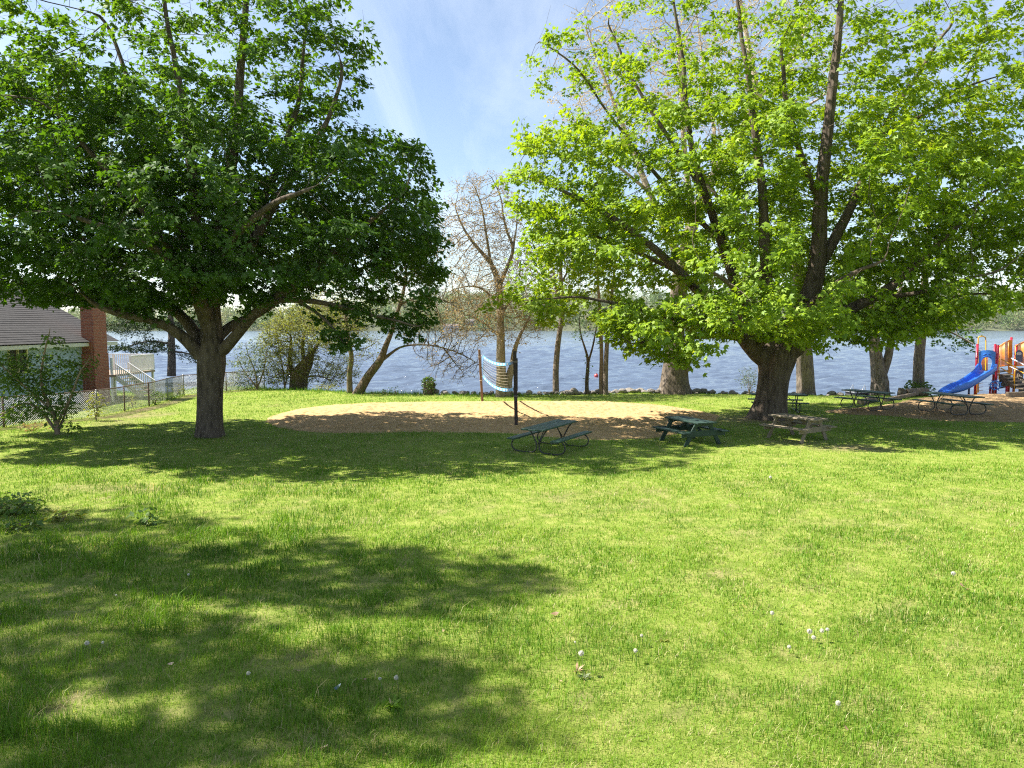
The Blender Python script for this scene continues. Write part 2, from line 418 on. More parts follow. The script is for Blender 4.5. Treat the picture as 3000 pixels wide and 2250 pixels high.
def blob_points(n, blobs, gap=0.42, gs=.5, seed=1, test=None):
    """attractors in a union of ellipsoids ((c),(r),weight), broken into clumps by noise"""
    out = []; w = np.array([b[2] * b[1][0] * b[1][1] * b[1][2] for b in blobs]); w /= w.sum()
    got = 0
    while got < n:
        k = rng.choice(len(blobs), 4000, p=w)
        c = np.array([b[0] for b in blobs])[k]; r = np.array([b[1] for b in blobs])[k]
        u = rng.normal(0, 1, (4000, 3)); u /= np.linalg.norm(u, axis=1)[:, None]; u *= rng.random(4000)[:, None] ** (1 / 2.2)
        p = c + u * r
        nz = .5 * fbm(p[:, 0] * gs + 31, p[:, 2] * gs * 1.3 + p[:, 1] * .37 * gs, seed, 3) + .5 * fbm(p[:, 1] * gs + 7, p[:, 2] * gs * 1.6 + p[:, 0] * .31 * gs, seed + 5, 3)
        ok = nz > gap
        if test is not None: ok &= test(p)
        p = p[ok]; out.append(p); got += len(p)
    return np.concatenate(out)[:n]
def pblob(px, py, rx, ry, Y, dY, rY, w=1.0):
    y = Y + dY; return (at(px, py, y), np.array([rx * y / F, rY, ry * y / F]), w)
def limb_px(pts, Y):
    """(px, py, dY, r) -> (x,y,z,r)"""
    return [(*at(a, b, Y + d), r) for a, b, d, r in pts]
def proj(p):
    """world -> photo pixels, used only to keep crowns off the trunk openings while laying out"""
    y = p[:, 1] * _cp - (p[:, 2] - H) * _sp; z = p[:, 1] * _sp + (p[:, 2] - H) * _cp
    return 1500 + F * p[:, 0] / y, 1125 - F * z / y

# ================================================================ WORLD, SUN, CAMERA
sc = bpy.context.scene
w = bpy.data.worlds.new("World"); sc.world = w; w.use_nodes = True
nt = w.node_tree; nt.nodes.clear(); L = nt.links
sky = nt.nodes.new('ShaderNodeTexSky'); sky.sky_type = 'NISHITA'; sky.sun_disc = False
sky.sun_elevation = math.asin(SUNV[2]); sky.sun_rotation = math.atan2(SUNV[0], SUNV[1]); sky.air_density = 1.0; sky.dust_density = 0.35; sky.ozone_density = 1.5
tc = nt.nodes.new('ShaderNodeTexCoord')
sep = nt.nodes.new('ShaderNodeSeparateXYZ'); L.new(tc.outputs['Generated'], sep.inputs[0])
# thin cloud sheet: direction projected on a flat layer overhead
zz = nd(nt, 'ShaderNodeMath', operation='ADD'); L.new(sep.outputs[2], zz.inputs[0]); zz.inputs[1].default_value = .12
zm = nd(nt, 'ShaderNodeMath', operation='MAXIMUM'); L.new(zz.outputs[0], zm.inputs[0]); zm.inputs[1].default_value = .05
dx = nd(nt, 'ShaderNodeMath', operation='DIVIDE'); L.new(sep.outputs[0], dx.inputs[0]); L.new(zm.outputs[0], dx.inputs[1])
dy = nd(nt, 'ShaderNodeMath', operation='DIVIDE'); L.new(sep.outputs[1], dy.inputs[0]); L.new(zm.outputs[0], dy.inputs[1])
cb = nt.nodes.new('ShaderNodeCombineXYZ'); L.new(dx.outputs[0], cb.inputs[0]); L.new(dy.outputs[0], cb.inputs[1])
mp = nd(nt, 'ShaderNodeMapping', Scale=(1.5, .42, 1), Location=(5.3, 2.1, 0), Rotation=(0, 0, 1.25)); L.new(cb.outputs[0], mp.inputs[0])
cn = nd(nt, 'ShaderNodeTexNoise', Scale=1.3, Detail=7.0, Roughness=.62, Distortion=.5); L.new(mp.outputs[0], cn.inputs['Vector'])
cr = ramp(nt, cn.outputs['Fac'], [(0.42, (.07, .07, .07)), (0.85, (.42, .42, .42))])
mixc = nd(nt, 'ShaderNodeMix', data_type='RGBA'); L.new(cr.outputs[0], mixc.inputs[0]); L.new(sky.outputs[0], mixc.inputs[6]); mixc.inputs[7].default_value = (8.2, 8.6, 9.2, 1)
bg = nt.nodes.new('ShaderNodeBackground'); bg.inputs[1].default_value = 0.064; L.new(mixc.outputs[2], bg.inputs[0])
wo = nt.nodes.new('ShaderNodeOutputWorld'); L.new(bg.outputs[0], wo.inputs[0])
sl = bpy.data.lights.new('sun', 'SUN'); sl.energy = 5.0; sl.angle = R(.53); sl.color = (1, .95, .86)
so = bpy.data.objects.new('sun', sl); C.objects.link(so)
so.rotation_euler = Vector(SUNV).to_track_quat('Z', 'Y').to_euler(); so.location = (-30, 10, 40)
cd = bpy.data.cameras.new('camera'); cam = bpy.data.objects.new('camera', cd); C.objects.link(cam); sc.camera = cam
cd.sensor_width = 36; cd.lens = 36 * F / 3000; cd.clip_end = 6000; cd.clip_start = .05
cam.location = (0, 0, H); cam.rotation_euler = (math.pi / 2 - PITCH, 0, 0)
sc.view_settings.view_transform = 'Standard'; sc.view_settings.look = 'None'; sc.view_settings.exposure = 1.62; sc.view_settings.gamma = 1
sc.cycles.filter_width = 1.15; sc.cycles.use_denoising = False; sc.cycles.adaptive_threshold = .004; sc.cycles.sample_clamp_indirect = 4

# ================================================================ GROUND
SHORE = np.array([G(px, py)[:2] for px, py in ((-900, 1120), (0, 1122), (300, 1127), (700, 1134), (900, 1146), (1100, 1152), (1300, 1157), (1500, 1159), (1650, 1157), (1850, 1153), (2000, 1152), (2200, 1156), (2400, 1158), (2600, 1159), (2800, 1157), (3000, 1157), (3700, 1155))])
def shore_y(x): return np.interp(x, SHORE[:, 0], SHORE[:, 1])
def terr(x, y):
    x = np.asarray(x, float); y = np.asarray(y, float)
    b = .10 * (fbm(x * .12, y * .12, 2, 3) - .5) + .03 * (fbm(x * .7, y * .7, 4, 2) - .5)
    ys = shore_y(x) + .9 * (fbm(x * .35, 0 * x + 3, 6, 3) - .5)
    t = sstep((y - ys) / 4.5)
    side = sstep((-x - 18.5) / 3) * sstep((y - 33) / 6) * .5
    return b * (1 - t) - 2.4 * t - side * (1 - t)
SAND = smooth_poly([G(*p) for p in ((775, 1238), (800, 1218), (880, 1197), (1000, 1186), (1150, 1181), (1400, 1177), (1700, 1176), (1850, 1180), (1950, 1189), (2050, 1204), (2120, 1222), (2060, 1248), (1950, 1284), (1720, 1292), (1480, 1268), (1200, 1266), (950, 1268), (840, 1260))], 3)
MULCH = smooth_poly([G(*p) for p in ((2400, 1206), (2500, 1194), (2600, 1186), (2690, 1166), (2780, 1159), (2900, 1156), (3200, 1150), (3500, 1160), (3500, 1235), (3100, 1240), (2900, 1238), (2720, 1232), (2600, 1218), (2480, 1214))], 3)
TL = G(617, 1278); TR = G(2258, 1226)
FENCE = [np.array(p) for p in ((-20.5, 22.0), (-18.5, 25.9), (-16.9, 29.0), (-16.8, 33.0), (-17.7, 38.5), (-14.9, 43.0))]
def bare(x, y):
    """worn patches: 0 lush .. 1 earth"""
    d = np.hypot((x - TR[0]) / 1.6, (y - TR[1] + .5))
    b = np.clip(1.4 - d / 1.5, 0, 1) * .9
    d = np.full(np.shape(x), 9.)
    for a, c in zip(FENCE[:-1], FENCE[1:]):
        e = c - a; t = np.clip(((x - a[0]) * e[0] + (y - a[1]) * e[1]) / (e @ e), 0, 1); d = np.minimum(d, np.abs(np.hypot(x - a[0] - t * e[0] - .55, y - a[1] - t * e[1])))
    b = np.maximum(b, np.clip(1 - d / .55, 0, 1))
    for (px, py, rx, ry, s) in ((2480, 1312, 1.3, .7, .75), (2330, 1296, 1.2, .6, .6), (1800, 1255, 1.4, .5, .6), (360, 1428, 1.4, .5, .5), (230, 1425, .8, .3, .5), (400, 1215, 1.5, 1.4, .6), (900, 2170, .6, .22, .4), (2640, 1770, .3, .12, .4), (340, 1240, 1., 1., .5), (650, 2080, .5, .3, .4), (1100, 1700, .5, .25, .35)):
        g = G(px, py); b = np.maximum(b, s * np.clip(1.3 - np.hypot((x - g[0]) / rx, (y - g[1]) / ry), 0, 1))
    b = np.maximum(b, .30 * np.clip(fbm(x * 4.2, y * 4.2, 45, 3) - .60, 0, 1) * 6 * (y < 16))
    return np.clip(b + .5 * np.clip(fbm(x * .9, y * .9, 41, 4) - .63, 0, 1) * 3, 0, 1) * np.clip(.4 + fbm(x * 3, y * 3, 43, 2) * 1.2, 0, 1)

def axis(*segs):
    out = []
    for a, b, st in segs: out.append(np.arange(a, b, st))
    out.append([segs[-1][1]]); return np.concatenate(out)
gx = axis((-1500, -200, 130), (-200, -50, 15), (-50, -26, 2), (-26, 30, .3), (30, 60, 3), (60, 200, 20), (200, 1500, 130))
gy = axis((-300, -40, 40), (-40, 0, 4), (0, 50, .3), (50, 80, 5), (80, 1500, 140))
X, Y = np.meshgrid(gx, gy); Z = terr(X, Y)
m, nt, out = new_mat('lawn_ground'); L = nt.links
co = coords(nt)
n1 = nd(nt, 'ShaderNodeTexNoise', Scale=3.2, Detail=8.0, Roughness=.7); L.new(co, n1.inputs['Vector'])
n2 = nd(nt, 'ShaderNodeTexNoise', Scale=60.0, Detail=5.0, Roughness=.8); L.new(co, n2.inputs['Vector'])
ad = nd(nt, 'ShaderNodeMath', operation='MULTIPLY_ADD'); L.new(n2.outputs['Fac'], ad.inputs[0]); ad.inputs[1].default_value = .8; L.new(n1.outputs['Fac'], ad.inputs[2])
r1 = ramp(nt, ad.outputs[0], [(.6, (.085, .125, .018)), (.85, (.175, .245, .034)), (1.1, (.28, .30, .075))])
r2 = ramp(nt, ad.outputs[0], [(.6, (.085, .058, .034)), (.9, (.19, .14, .085)), (1.1, (.30, .23, .14))])
at_ = nd(nt, 'ShaderNodeAttribute', attribute_name='bare')
mx = nd(nt, 'ShaderNodeMix', data_type='RGBA'); L.new(at_.outputs['Fac'], mx.inputs[0]); L.new(r1.outputs[0], mx.inputs[6]); L.new(r2.outputs[0], mx.inputs[7])
b = nd(nt, 'ShaderNodeBsdfPrincipled', Roughness=.95); b.inputs['Specular IOR Level'].default_value = .1; L.new(mx.outputs[2], b.inputs['Base Color'])
bp = nd(nt, 'ShaderNodeBump', Strength=.9, Distance=.03); L.new(n2.outputs['Fac'], bp.inputs['Height']); L.new(bp.outputs[0], b.inputs['Normal'])
L.new(b.outputs[0], out.inputs[0]); M['ground'] = m
me = raw_mesh('ground', np.stack([X, Y, Z], -1).reshape(-1, 3), grid_faces(len(gy), len(gx)), 4, True, None, {'bare': (bare(X, Y) * (Y < 45)).ravel()})
tag(link('ground', me, M['ground']), 'green park lawn sloping to the lake', 'lawn', kind='structure')

# sand
def sand_mat(name, cols, sc_=9.0, bump=.5):
    m, nt, out = new_mat(name); L = nt.links; co = coords(nt)
    a = nd(nt, 'ShaderNodeTexNoise', Scale=sc_, Detail=8.0, Roughness=.7); L.new(co, a.inputs['Vector'])
    c = nd(nt, 'ShaderNodeTexNoise', Scale=sc_ * 9, Detail=4.0, Roughness=.7); L.new(co, c.inputs['Vector'])
    mm = nd(nt, 'ShaderNodeMath', operation='MULTIPLY_ADD'); L.new(c.outputs['Fac'], mm.inputs[0]); mm.inputs[1].default_value = .5; L.new(a.outputs['Fac'], mm.inputs[2])
    r = ramp(nt, mm.outputs[0], [(.5, cols[0]), (.72, cols[1]), (.95, cols[2])])
    b = nd(nt, 'ShaderNodeBsdfPrincipled', Roughness=.95); b.inputs['Specular IOR Level'].default_value = .15; L.new(r.outputs[0], b.inputs['Base Color'])
    bp = nd(nt, 'ShaderNodeBump', Strength=bump, Distance=.04); L.new(mm.outputs[0], bp.inputs['Height']); L.new(bp.outputs[0], b.inputs['Normal'])
    L.new(b.outputs[0], out.inputs[0]); return m
M['sand'] = sand_mat('court_sand', [(.26, .165, .07), (.43, .285, .135), (.52, .365, .19)], 6.0, 1.0)
M['mulch'] = sand_mat('playground_mulch', [(.20, .125, .06), (.33, .22, .115), (.43, .30, .165)], 12.0, .8)
def ground_z(x, y):
    z = float(terr(x, y))
    for poly, h in ((SAND, .10), (MULCH, .15)):
        if in_poly(np.array([x]), np.array([y]), poly)[0]: z += h * float(sstep(poly_dist(np.array([x]), np.array([y]), poly) / 1.6)[0]) + .012
    return z
def heap(name, poly, mat, h, rough, st, label, cat):
    x0, y0 = poly.min(0) - .3; x1, y1 = poly.max(0) + .3
    ax, ay = np.arange(x0, x1, st), np.arange(y0, y1, st); X, Y = np.meshgrid(ax, ay)
    wob = .35 * (fbm(X * 1.3, Y * 1.3, 71, 3) - .5)
    d = poly_dist(X, Y, poly); d = np.where(in_poly(X, Y, poly), d, -d) + wob
    z = terr(X, Y) + h * sstep(d / 1.6) + .012 + rough * (fbm(X * 2.2, Y * 2.2, 73, 4) - .5) * sstep(d / .8) + rough * .9 * (np.abs(fbm(X * 4.2, Y * 5.5, 75, 2) - .5) * -2 + .4) * sstep(d / .6)
    z = np.where(d < 0, terr(X, Y) + .012 + d * .25, z)
    fc = grid_faces(len(ay), len(ax)); keep = (d.ravel()[fc] > -.25).any(1); fc = fc[keep]
    u, inv = np.unique(fc, return_inverse=True); V = np.stack([X, Y, z], -1).reshape(-1, 3)[u]
    return tag(link(name, raw_mesh(name, V, inv.reshape(-1, 4), 4, True), mat), label, cat, kind='structure')
heap('sand_court', SAND, M['sand'], .10, .10, .07, 'oval sand volleyball court between the two maples', 'sand')
heap('playground_sand', MULCH, M['mulch'], .15, .12, .08, 'brown wood chip mound under the playground', 'sand')

# ================================================================ LAKE
rows = np.concatenate([np.linspace(1215, 1000, 460), np.linspace(999, 962, 150)])
ly = np.array([4.7 * F / (r - 955) for r in rows]); ly = ly[ly < 860]
fx = np.linspace(-1.05, 1.05, 620)
LY = ly[:, None] + 0 * fx[None]; LX = LY * fx[None]
amp = np.clip(1.5 - LY / 260, .12, 1)
wz = 0
wr = np.random.default_rng(4)
for k in range(26):
    wl = wr.uniform(.9, 4.2); th = wr.normal(.2, .5); a_ = .016 * wl ** .8
    ph = wr.uniform(0, 6.28)
    g = (LX * math.sin(th) + LY * math.cos(th)) * 2 * math.pi / wl + ph
    wz = wz + a_ * (1 - np.abs(np.sin(g / 2)) * 1.6) * amp
wz = wz * (.55 + .9 * fbm(LX * .06, LY * .04, 51, 3))
m, nt, out = new_mat('lake_water'); L = nt.links
co = coords(nt, (1.1, 1.9, 1))
n1 = nd(nt, 'ShaderNodeTexNoise', Scale=1.1, Detail=6.0, Roughness=.62, Distortion=.4); L.new(co, n1.inputs['Vector'])
bp = nd(nt, 'ShaderNodeBump', Strength=.55, Distance=.25); L.new(n1.outputs['Fac'], bp.inputs['Height'])
b = nd(nt, 'ShaderNodeBsdfPrincipled', Roughness=.12, IOR=1.333); b.inputs['Base Color'].default_value = (.075, .10, .145, 1)
L.new(bp.outputs[0], b.inputs['Normal']); L.new(b.outputs[0], out.inputs[0])
me = raw_mesh('lake_water', np.stack([LX, LY, WATER + wz], -1).reshape(-1, 3), grid_faces(len(ly), len(fx)), 4, True)
tag(link('lake_water', me, m), 'wind rippled blue grey lake', 'lake', kind='structure')

# ================================================================ FAR SHORE
hx = np.linspace(-1100, 1100, 120); hy = np.linspace(690, 1200, 40)
HX, HY = np.meshgrid(hx, hy)
def hill(x, y):
    s_ = 9 + 21 * sstep((x + 300) / 280) + 7 * fbm(x / 140, y / 200, 61, 3)
    return WATER - .4 + s_ * sstep((y - 705 - 30 * (fbm(x / 90, 0 * x, 63, 3) - .5)) / 120)
me = raw_mesh('far_hills', np.stack([HX, HY, hill(HX, HY)], -1).reshape(-1, 3), grid_faces(40, 120), 4, True)
tag(link('far_hills', me, simple('far_hill_grass', (.075, .085, .04), .95, .3, .05)), 'low wooded hills across the lake', 'hills', kind='structure')
n = 1900
tx = rng.uniform(-720, 720, n); ty = 704 + 220 * rng.random(n) ** 1.5; tz = hill(tx, ty)
th = rng.uniform(9, 18, n) * (1 + .25 * (ty < 740)); kindt = np.clip(.25 + .9 * (fbm(tx / 45, ty / 60, 65, 3) - .2) * .9 + rng.normal(0, .17, n), 0, 1)
k = 95; idx = np.repeat(np.arange(n), k); N_ = len(idx)
u = rng.normal(0, 1, (N_, 3)); u /= np.linalg.norm(u, axis=1)[:, None]; u *= rng.random(N_)[:, None] ** .4
P = np.stack([tx[idx], ty[idx], tz[idx] + th[idx] * .47], 1) + u * np.stack([th[idx] * .40, th[idx] * .40, th[idx] * .52], 1)
me = leaf_mesh('far_wood', P, rng.normal(0, 1, (N_, 3)), rng.normal(0, 1, (N_, 3)) + np.array([0, 0, .6]), rng.uniform(1.0, 2.6, N_), np.clip(kindt[idx] + rng.normal(0, .07, N_), 0, 1), 'oval')
tag(link('far_wood', me, M['far']), 'mixed spring woodland across the lake', 'woodland', kind='stuff')
M['far_wall'] = simple('far_house_wall', (.62, .60, .56), .8, .1, 1); M['far_roof'] = simple('far_house_roof', (.13, .11, .10), .9, .2, 1)
M['far_dark'] = simple('far_window', (.04, .045, .05), .3, .1, 1)
for (px, wd, ht, lab, zc) in ((690, 11, 3.4, 'small white boathouse on the far shore, leftmost of the shore buildings', 0), (818, 13, 3.6, 'pale boathouse at the water line behind the vine covered stump', 0), (1322, 15, 4.4, 'long grey lakeside house on the far shore left of the net', 0), (1375, 10, 4.2, 'pale roofed cabin among far trees, higher up the slope', 5)):
    yy = 700 if zc == 0 else 716
    p = at(px, 960, yy); z0 = WATER + .2 + zc
    t = thing('boathouse' if zc == 0 and wd < 14 else 'lakeside_house', lab, 'house', (p[0], yy, z0))
    MB().box((0, 0, ht * .5), (wd, 6, ht)).build('wall', M['far_wall'], t)
    MB().prism([(-3.6, 0), (3.6, 0), (0, 2.2)], (0, 1, 0), (0, 0, 1), wd + .8, (-wd / 2 - .4, 0, ht + .003)).build('roof', M['far_roof'], t)
    for q in (-.28, .05, .3): MB().box((wd * q, -3.02, ht * .5), (1.6, .05, 1.5)).build('window', M['far_dark'], t)

# ================================================================ BIG MAPLES
def make_tree(name, label, cat, base, tree, leafargs, bark, leafm, kind='maple', group=None, rough=.10, rmin=0):
    t = thing(name, label, cat, base, 0, group)
    me = tree.wood('trunk', rough, rmin); me.transform(Matrix.Translation(-Vector(base))); link('trunk', me, bark, t)
    if leafargs is not None:
        P, D, N, S, ti = leafargs
        me = leaf_mesh('crown', P - np.array(base), D, N, S, ti, kind); link('crown', me, leafm, t)
    return t

# left maple -----------------------------------------------------
YL = TL[1]
T = Tree(.32)
T.limb(limb_px([(617, 1290, 0, .54), (616, 1255, 0, .45), (615, 1200, 0, .42), (616, 1130, 0, .42), (620, 1060, 0, .46), (622, 1000, 0, .38), (618, 930, .1, .31), (622, 850, .2, .26), (640, 740, .3, .25), (660, 590, .3, .2), (690, 400, .2, .16), (705, 200, .1, .12), (720, 20, 0, .09), (730, -150, 0, .05)], YL))
for pts in ([(605, 1065, 0, .24), (560, 1010, -.3, .20), (500, 960, -.7, .16), (430, 932, -1.2, .13), (350, 915, -1.7, .11), (250, 880, -2, .07)],
            [(600, 1040, 0, .24), (560, 960, .5, .21), (500, 900, 1.2, .17), (420, 830, 2., .13), (300, 740, 2.6, .09), (150, 640, 3, .06)],
            [(612, 980, 0, .22), (580, 880, -.5, .19), (510, 740, -1.2, .15), (420, 600, -1.8, .11), (300, 470, -2.2, .08), (180, 330, -2.6, .05)],
            [(615, 940, 0, .2), (560, 780, .6, .17), (500, 600, 1, .14), (440, 430, 1.2, .1), (350, 220, 1.3, .07), (270, 50, 1.5, .05)],
            [(618, 900, 0, .2), (580, 720, -.2, .17), (570, 520, -.4, .14), (540, 320, -.5, .1), (500, 120, -.6, .07), (470, -80, -.6, .05)],
            [(640, 1040, 0, .22), (690, 985, -.3, .18), (740, 925, -.7, .155), (800, 878, -1, .13), (880, 830, -1.2, .13), (980, 740, -1.3, .1), (1100, 640, -1.4, .07), (1220, 560, -1.5, .04)],
            [(635, 1000, 0, .17), (680, 950, .6, .15), (760, 920, 1.2, .12), (860, 850, 2, .1), (980, 800, 2.5, .07), (1150, 740, 2.8, .04)],
            [(625, 880, 0, .2), (720, 740, -.5, .17), (800, 600, -.9, .14), (880, 470, -1, .1), (950, 330, -1, .07), (990, 180, -1, .05)],
            [(622, 850, .2, .18), (740, 640, 1, .15), (830, 450, 1.5, .11), (880, 260, 1.7, .08), (900, 60, 1.8, .05)],
            [(620, 900, -.3, .18), (640, 780, -1.6, .15), (700, 680, -3, .11), (800, 600, -4, .08), (900, 560, -4.6, .05)],
            [(615, 930, -.3, .18), (560, 830, -1.6, .15), (470, 740, -3, .11), (350, 680, -4.2, .08), (220, 640, -4.8, .05)],
            [(620, 870, .3, .16), (650, 740, 1.8, .13), (740, 620, 3.2, .09), (850, 520, 4.2, .06)],
            [(800, 878, -1, .1), (900, 880, -1.6, .085), (1010, 900, -2, .06), (1130, 930, -2.1, .04), (1230, 960, -2.2, .025)],
            [(870, 880, -1.5, .06), (950, 930, -2.1, .045), (1010, 990, -2.3, .03)],
            [(430, 932, -1.2, .1), (330, 900, -.6, .075), (200, 850, -.2, .05), (60, 810, 0, .03)]):
    T.limb(limb_px(pts, YL), .03)
bl = [pblob(590, 600, 560, 260, YL, 0, 6.6), pblob(600, 150, 400, 380, YL, 0, 6, .8), pblob(940, 130, 165, 190, YL, 0, 2.6), pblob(150, 330, 430, 400, YL, 0, 6, .9), pblob(-200, 500, 350, 320, YL, 0, 4.8, .8),
      pblob(1080, 570, 215, 220, YL, 0, 5.2, 1.3), pblob(1160, 430, 100, 120, YL, -.3, 1.6, 1.2), pblob(1130, 760, 200, 170, YL, 0, 5.0, 1.3), pblob(1000, 960, 100, 90, YL, -2.2, 1.1, 1.6), pblob(1190, 910, 130, 90, YL, -1.6, 1.6, 1.4), pblob(200, 730, 430, 150, YL, 0, 5, 1.8), pblob(150, 850, 220, 55, YL, -.5, 2.5, 4), pblob(440, 855, 260, 45, YL, -1, 2.5, 4), pblob(800, 820, 200, 55, YL, -1, 2.5, 3.5), pblob(330, 800, 300, 80, YL, -3, 2, 2), pblob(620, 770, 420, 120, YL, -2, 3.5, 1.3)]
def test_l(p):
    px, py = proj(p)
    low = np.interp(px, [-400, 0, 250, 420, 560, 690, 800, 900, 960, 1060, 1300, 1400], [870, 880, 910, 925, 915, 895, 870, 885, 1045, 1045, 985, 900])
    return (py < low) & (p[:, 2] > 1.9)
att = blob_points(8800, bl, .458, .8, 3, test_l)
T.grow(att, 3.2, .36, 90, .16, maxchild=4).finish(.0045)
def dens_l(p):
    return np.clip(1.12 - .085 * np.clip(p[:, 2] - 8, 0, 9), .36, 1)
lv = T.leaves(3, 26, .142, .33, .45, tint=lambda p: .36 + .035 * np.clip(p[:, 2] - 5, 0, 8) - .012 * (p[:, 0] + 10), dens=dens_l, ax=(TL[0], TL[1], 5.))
print('left maple', len(T.P), 'leaves', len(lv[0]))
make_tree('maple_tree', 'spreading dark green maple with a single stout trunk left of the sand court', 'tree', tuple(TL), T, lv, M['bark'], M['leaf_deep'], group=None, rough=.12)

# right maple ----------------------------------------------------
YR = TR[1]
T = Tree(.34)
T.limb(limb_px([(2248, 1240, 0, .86), (2250, 1218, 0, .73), (2257, 1180, 0, .635), (2262, 1130, 0, .60), (2268, 1085, 0, .62), (2274, 1048, 0, .72), (2290, 1005, 0, .60), (2320, 960, .1, .46), (2355, 900, .2, .40), (2385, 820, .2, .35), (2398, 720, .2, .31), (2402, 600, .1, .27), (2420, 430, 0, .22), (2440, 250, 0, .17), (2460, 60, 0, .12), (2470, -160, 0, .06)], YR))
for pts in ([(2235, 1050, 0, .46), (2195, 1010, -.3, .36), (2150, 955, -.6, .3), (2085, 890, -1, .24), (1995, 800, -1.4, .19), (1900, 710, -1.7, .15), (1770, 620, -2, .1), (1640, 550, -2, .06), (1520, 500, -2, .03)],
            [(2225, 1030, .2, .36), (2185, 950, .5, .3), (2160, 850, .8, .26), (2110, 700, 1, .21), (2060, 560, 1, .17), (2010, 380, 1, .13), (1990, 180, 1, .09), (1970, 0, 1, .05)],
            [(2270, 1000, 0, .36), (2250, 900, -.6, .3), (2240, 740, -1, .25), (2230, 580, -1, .2), (2210, 380, -1, .15), (2195, 180, -1, .1), (2190, -20, -1, .06)],
            [(2310, 1040, 0, .46), (2380, 975, -.3, .36), (2450, 925, -.6, .28), (2550, 875, -1, .22), (2660, 805, -1.2, .16), (2770, 700, -1.2, .11), (2900, 590, -1.2, .06)],
            [(2390, 800, .2, .27), (2450, 690, .4, .23), (2510, 570, .6, .19), (2580, 400, .8, .14), (2680, 220, 1, .1), (2790, 60, 1, .06)],
            [(2150, 955, -.6, .16), (2060, 945, -1.5, .13), (1950, 925, -2.4, .1), (1820, 890, -3, .075), (1690, 870, -3, .05), (1560, 890, -3, .03)],
            [(2195, 1000, -.4, .16), (2120, 985, -2, .13), (2030, 990, -3.6, .1), (1940, 1000, -4.6, .07), (1870, 1020, -5, .04)],
            [(2240, 1000, -.4, .2), (2210, 930, -2.2, .16), (2170, 880, -4, .12), (2120, 840, -5.4, .08), (2060, 800, -6, .05)],
            [(2320, 980, -.4, .2), (2360, 910, -2.2, .16), (2420, 850, -4, .12), (2500, 800, -5.2, .08), (2600, 760, -6, .05)],
            [(2110, 700, 1, .14), (2000, 600, 1, .11), (1880, 470, .8, .085), (1760, 330, .5, .06), (1660, 200, .3, .045), (1560, 120, .2, .03)],
            [(1995, 800, -1.4, .11), (1860, 740, -.6, .09), (1720, 690, .2, .06), (1590, 640, .6, .04)],
            [(2060, 560, 1, .12), (1960, 400, 1.5, .1), (1860, 230, 1.8, .07), (1780, 60, 2, .045)],
            [(2330, 960, .4, .22), (2370, 840, 2, .18), (2440, 700, 3.4, .14), (2540, 560, 4.4, .1), (2660, 450, 5, .06)],
            [(2260, 960, .4, .2), (2220, 800, 2.4, .16), (2140, 640, 4, .12), (2040, 480, 5, .08)],
            [(2450, 925, -.6, .16), (2560, 920, .6, .12), (2700, 890, 1.4, .09), (2850, 860, 1.8, .06), (3000, 850, 2, .035)],
            [(2550, 875, -1, .13), (2680, 860, -2.4, .1), (2800, 830, -3.2, .07), (2950, 800, -3.6, .04)],
            [(2402, 600, .1, .16), (2350, 450, -1, .13), (2320, 300, -1.6, .1), (2310, 120, -2, .06)],
            [(2580, 400, .8, .1), (2720, 330, 0, .08), (2860, 240, -.6, .05)]):
    T.limb([(x_, y_, z_, r_ * .82) for x_, y_, z_, r_ in limb_px(pts, YR)], .035)
bl = [pblob(2250, 560, 620, 340, YR, 0, 7), pblob(2350, 120, 560, 400, YR, 0, 6.5, .75), pblob(1630, 510, 180, 200, YR, -1, 3.4, 1.2), pblob(1690, 140, 190, 150, YR, .3, 2.4, .8), pblob(1560, 420, 110, 70, YR, -1, 1.8),
      pblob(1760, 740, 260, 170, YR, -1.5, 4.2, 1.2), pblob(1900, 965, 230, 100, YR, -4, 2.4, 5), pblob(1970, 900, 160, 110, YR, -3, 2.2, 3), pblob(1570, 890, 160, 85, YR, -2.6, 1.9, 4), pblob(1990, 1020, 140, 75, YR, -4.8, 1.6, 4), pblob(1700, 930, 170, 85, YR, -3, 2, 4), pblob(2230, 890, 320, 120, YR, -5, 2.4, 2.4), pblob(2260, 965, 190, 60, YR, -3.8, 1.4, 6), pblob(2180, 750, 300, 140, YR, -5, 2.5, 1.4),
      pblob(2810, 480, 400, 400, YR, 0, 6, .9), pblob(2700, 890, 330, 130, YR, -1, 4.6, 1.25), pblob(2480, 970, 180, 65, YR, -2.8, 2, 4), pblob(3150, 650, 300, 280, YR, 0, 5, .8)]
def test_r(p):
    px, py = proj(p)
    low = np.interp(px, [1380, 1480, 1600, 1750, 1900, 2060, 2110, 2160, 2340, 2420, 2600, 2720, 2850, 3000, 3600], [905, 925, 960, 990, 1060, 1085, 1030, 1012, 1018, 1035, 1020, 985, 950, 900, 900])
    ok = (py < low) & (p[:, 2] > 1.6)
    for line, wd in (((2372, 830, 2398, 700), 60), ((2398, 700, 2420, 430), 50), ((2420, 430, 2460, 60), 50), ((2160, 850, 2110, 700), 36), ((2110, 700, 2010, 380), 34), ((2240, 800, 2215, 380), 36), ((2400, 820, 2510, 570), 40), ((2040, 845, 1900, 710), 28), ((2500, 890, 2660, 805), 26)):
        ax, ay, bx_, by_ = line; ex, ey = bx_ - ax, by_ - ay
        t = np.clip(((px - ax) * ex + (py - ay) * ey) / (ex * ex + ey * ey), 0, 1)
        ok &= ~((np.hypot(px - ax - t * ex, py - ay - t * ey) < wd * (.7 + .6 * fbm(p[:, 2] * .8, p[:, 1] * .8, 77, 2))) & (p[:, 1] < YR + .4))
    return ok
att = blob_points(10200, bl, .472, .8, 9, test_r)
T.grow(att, 3.4, .36, 90, .16, maxchild=4).finish(.0045)
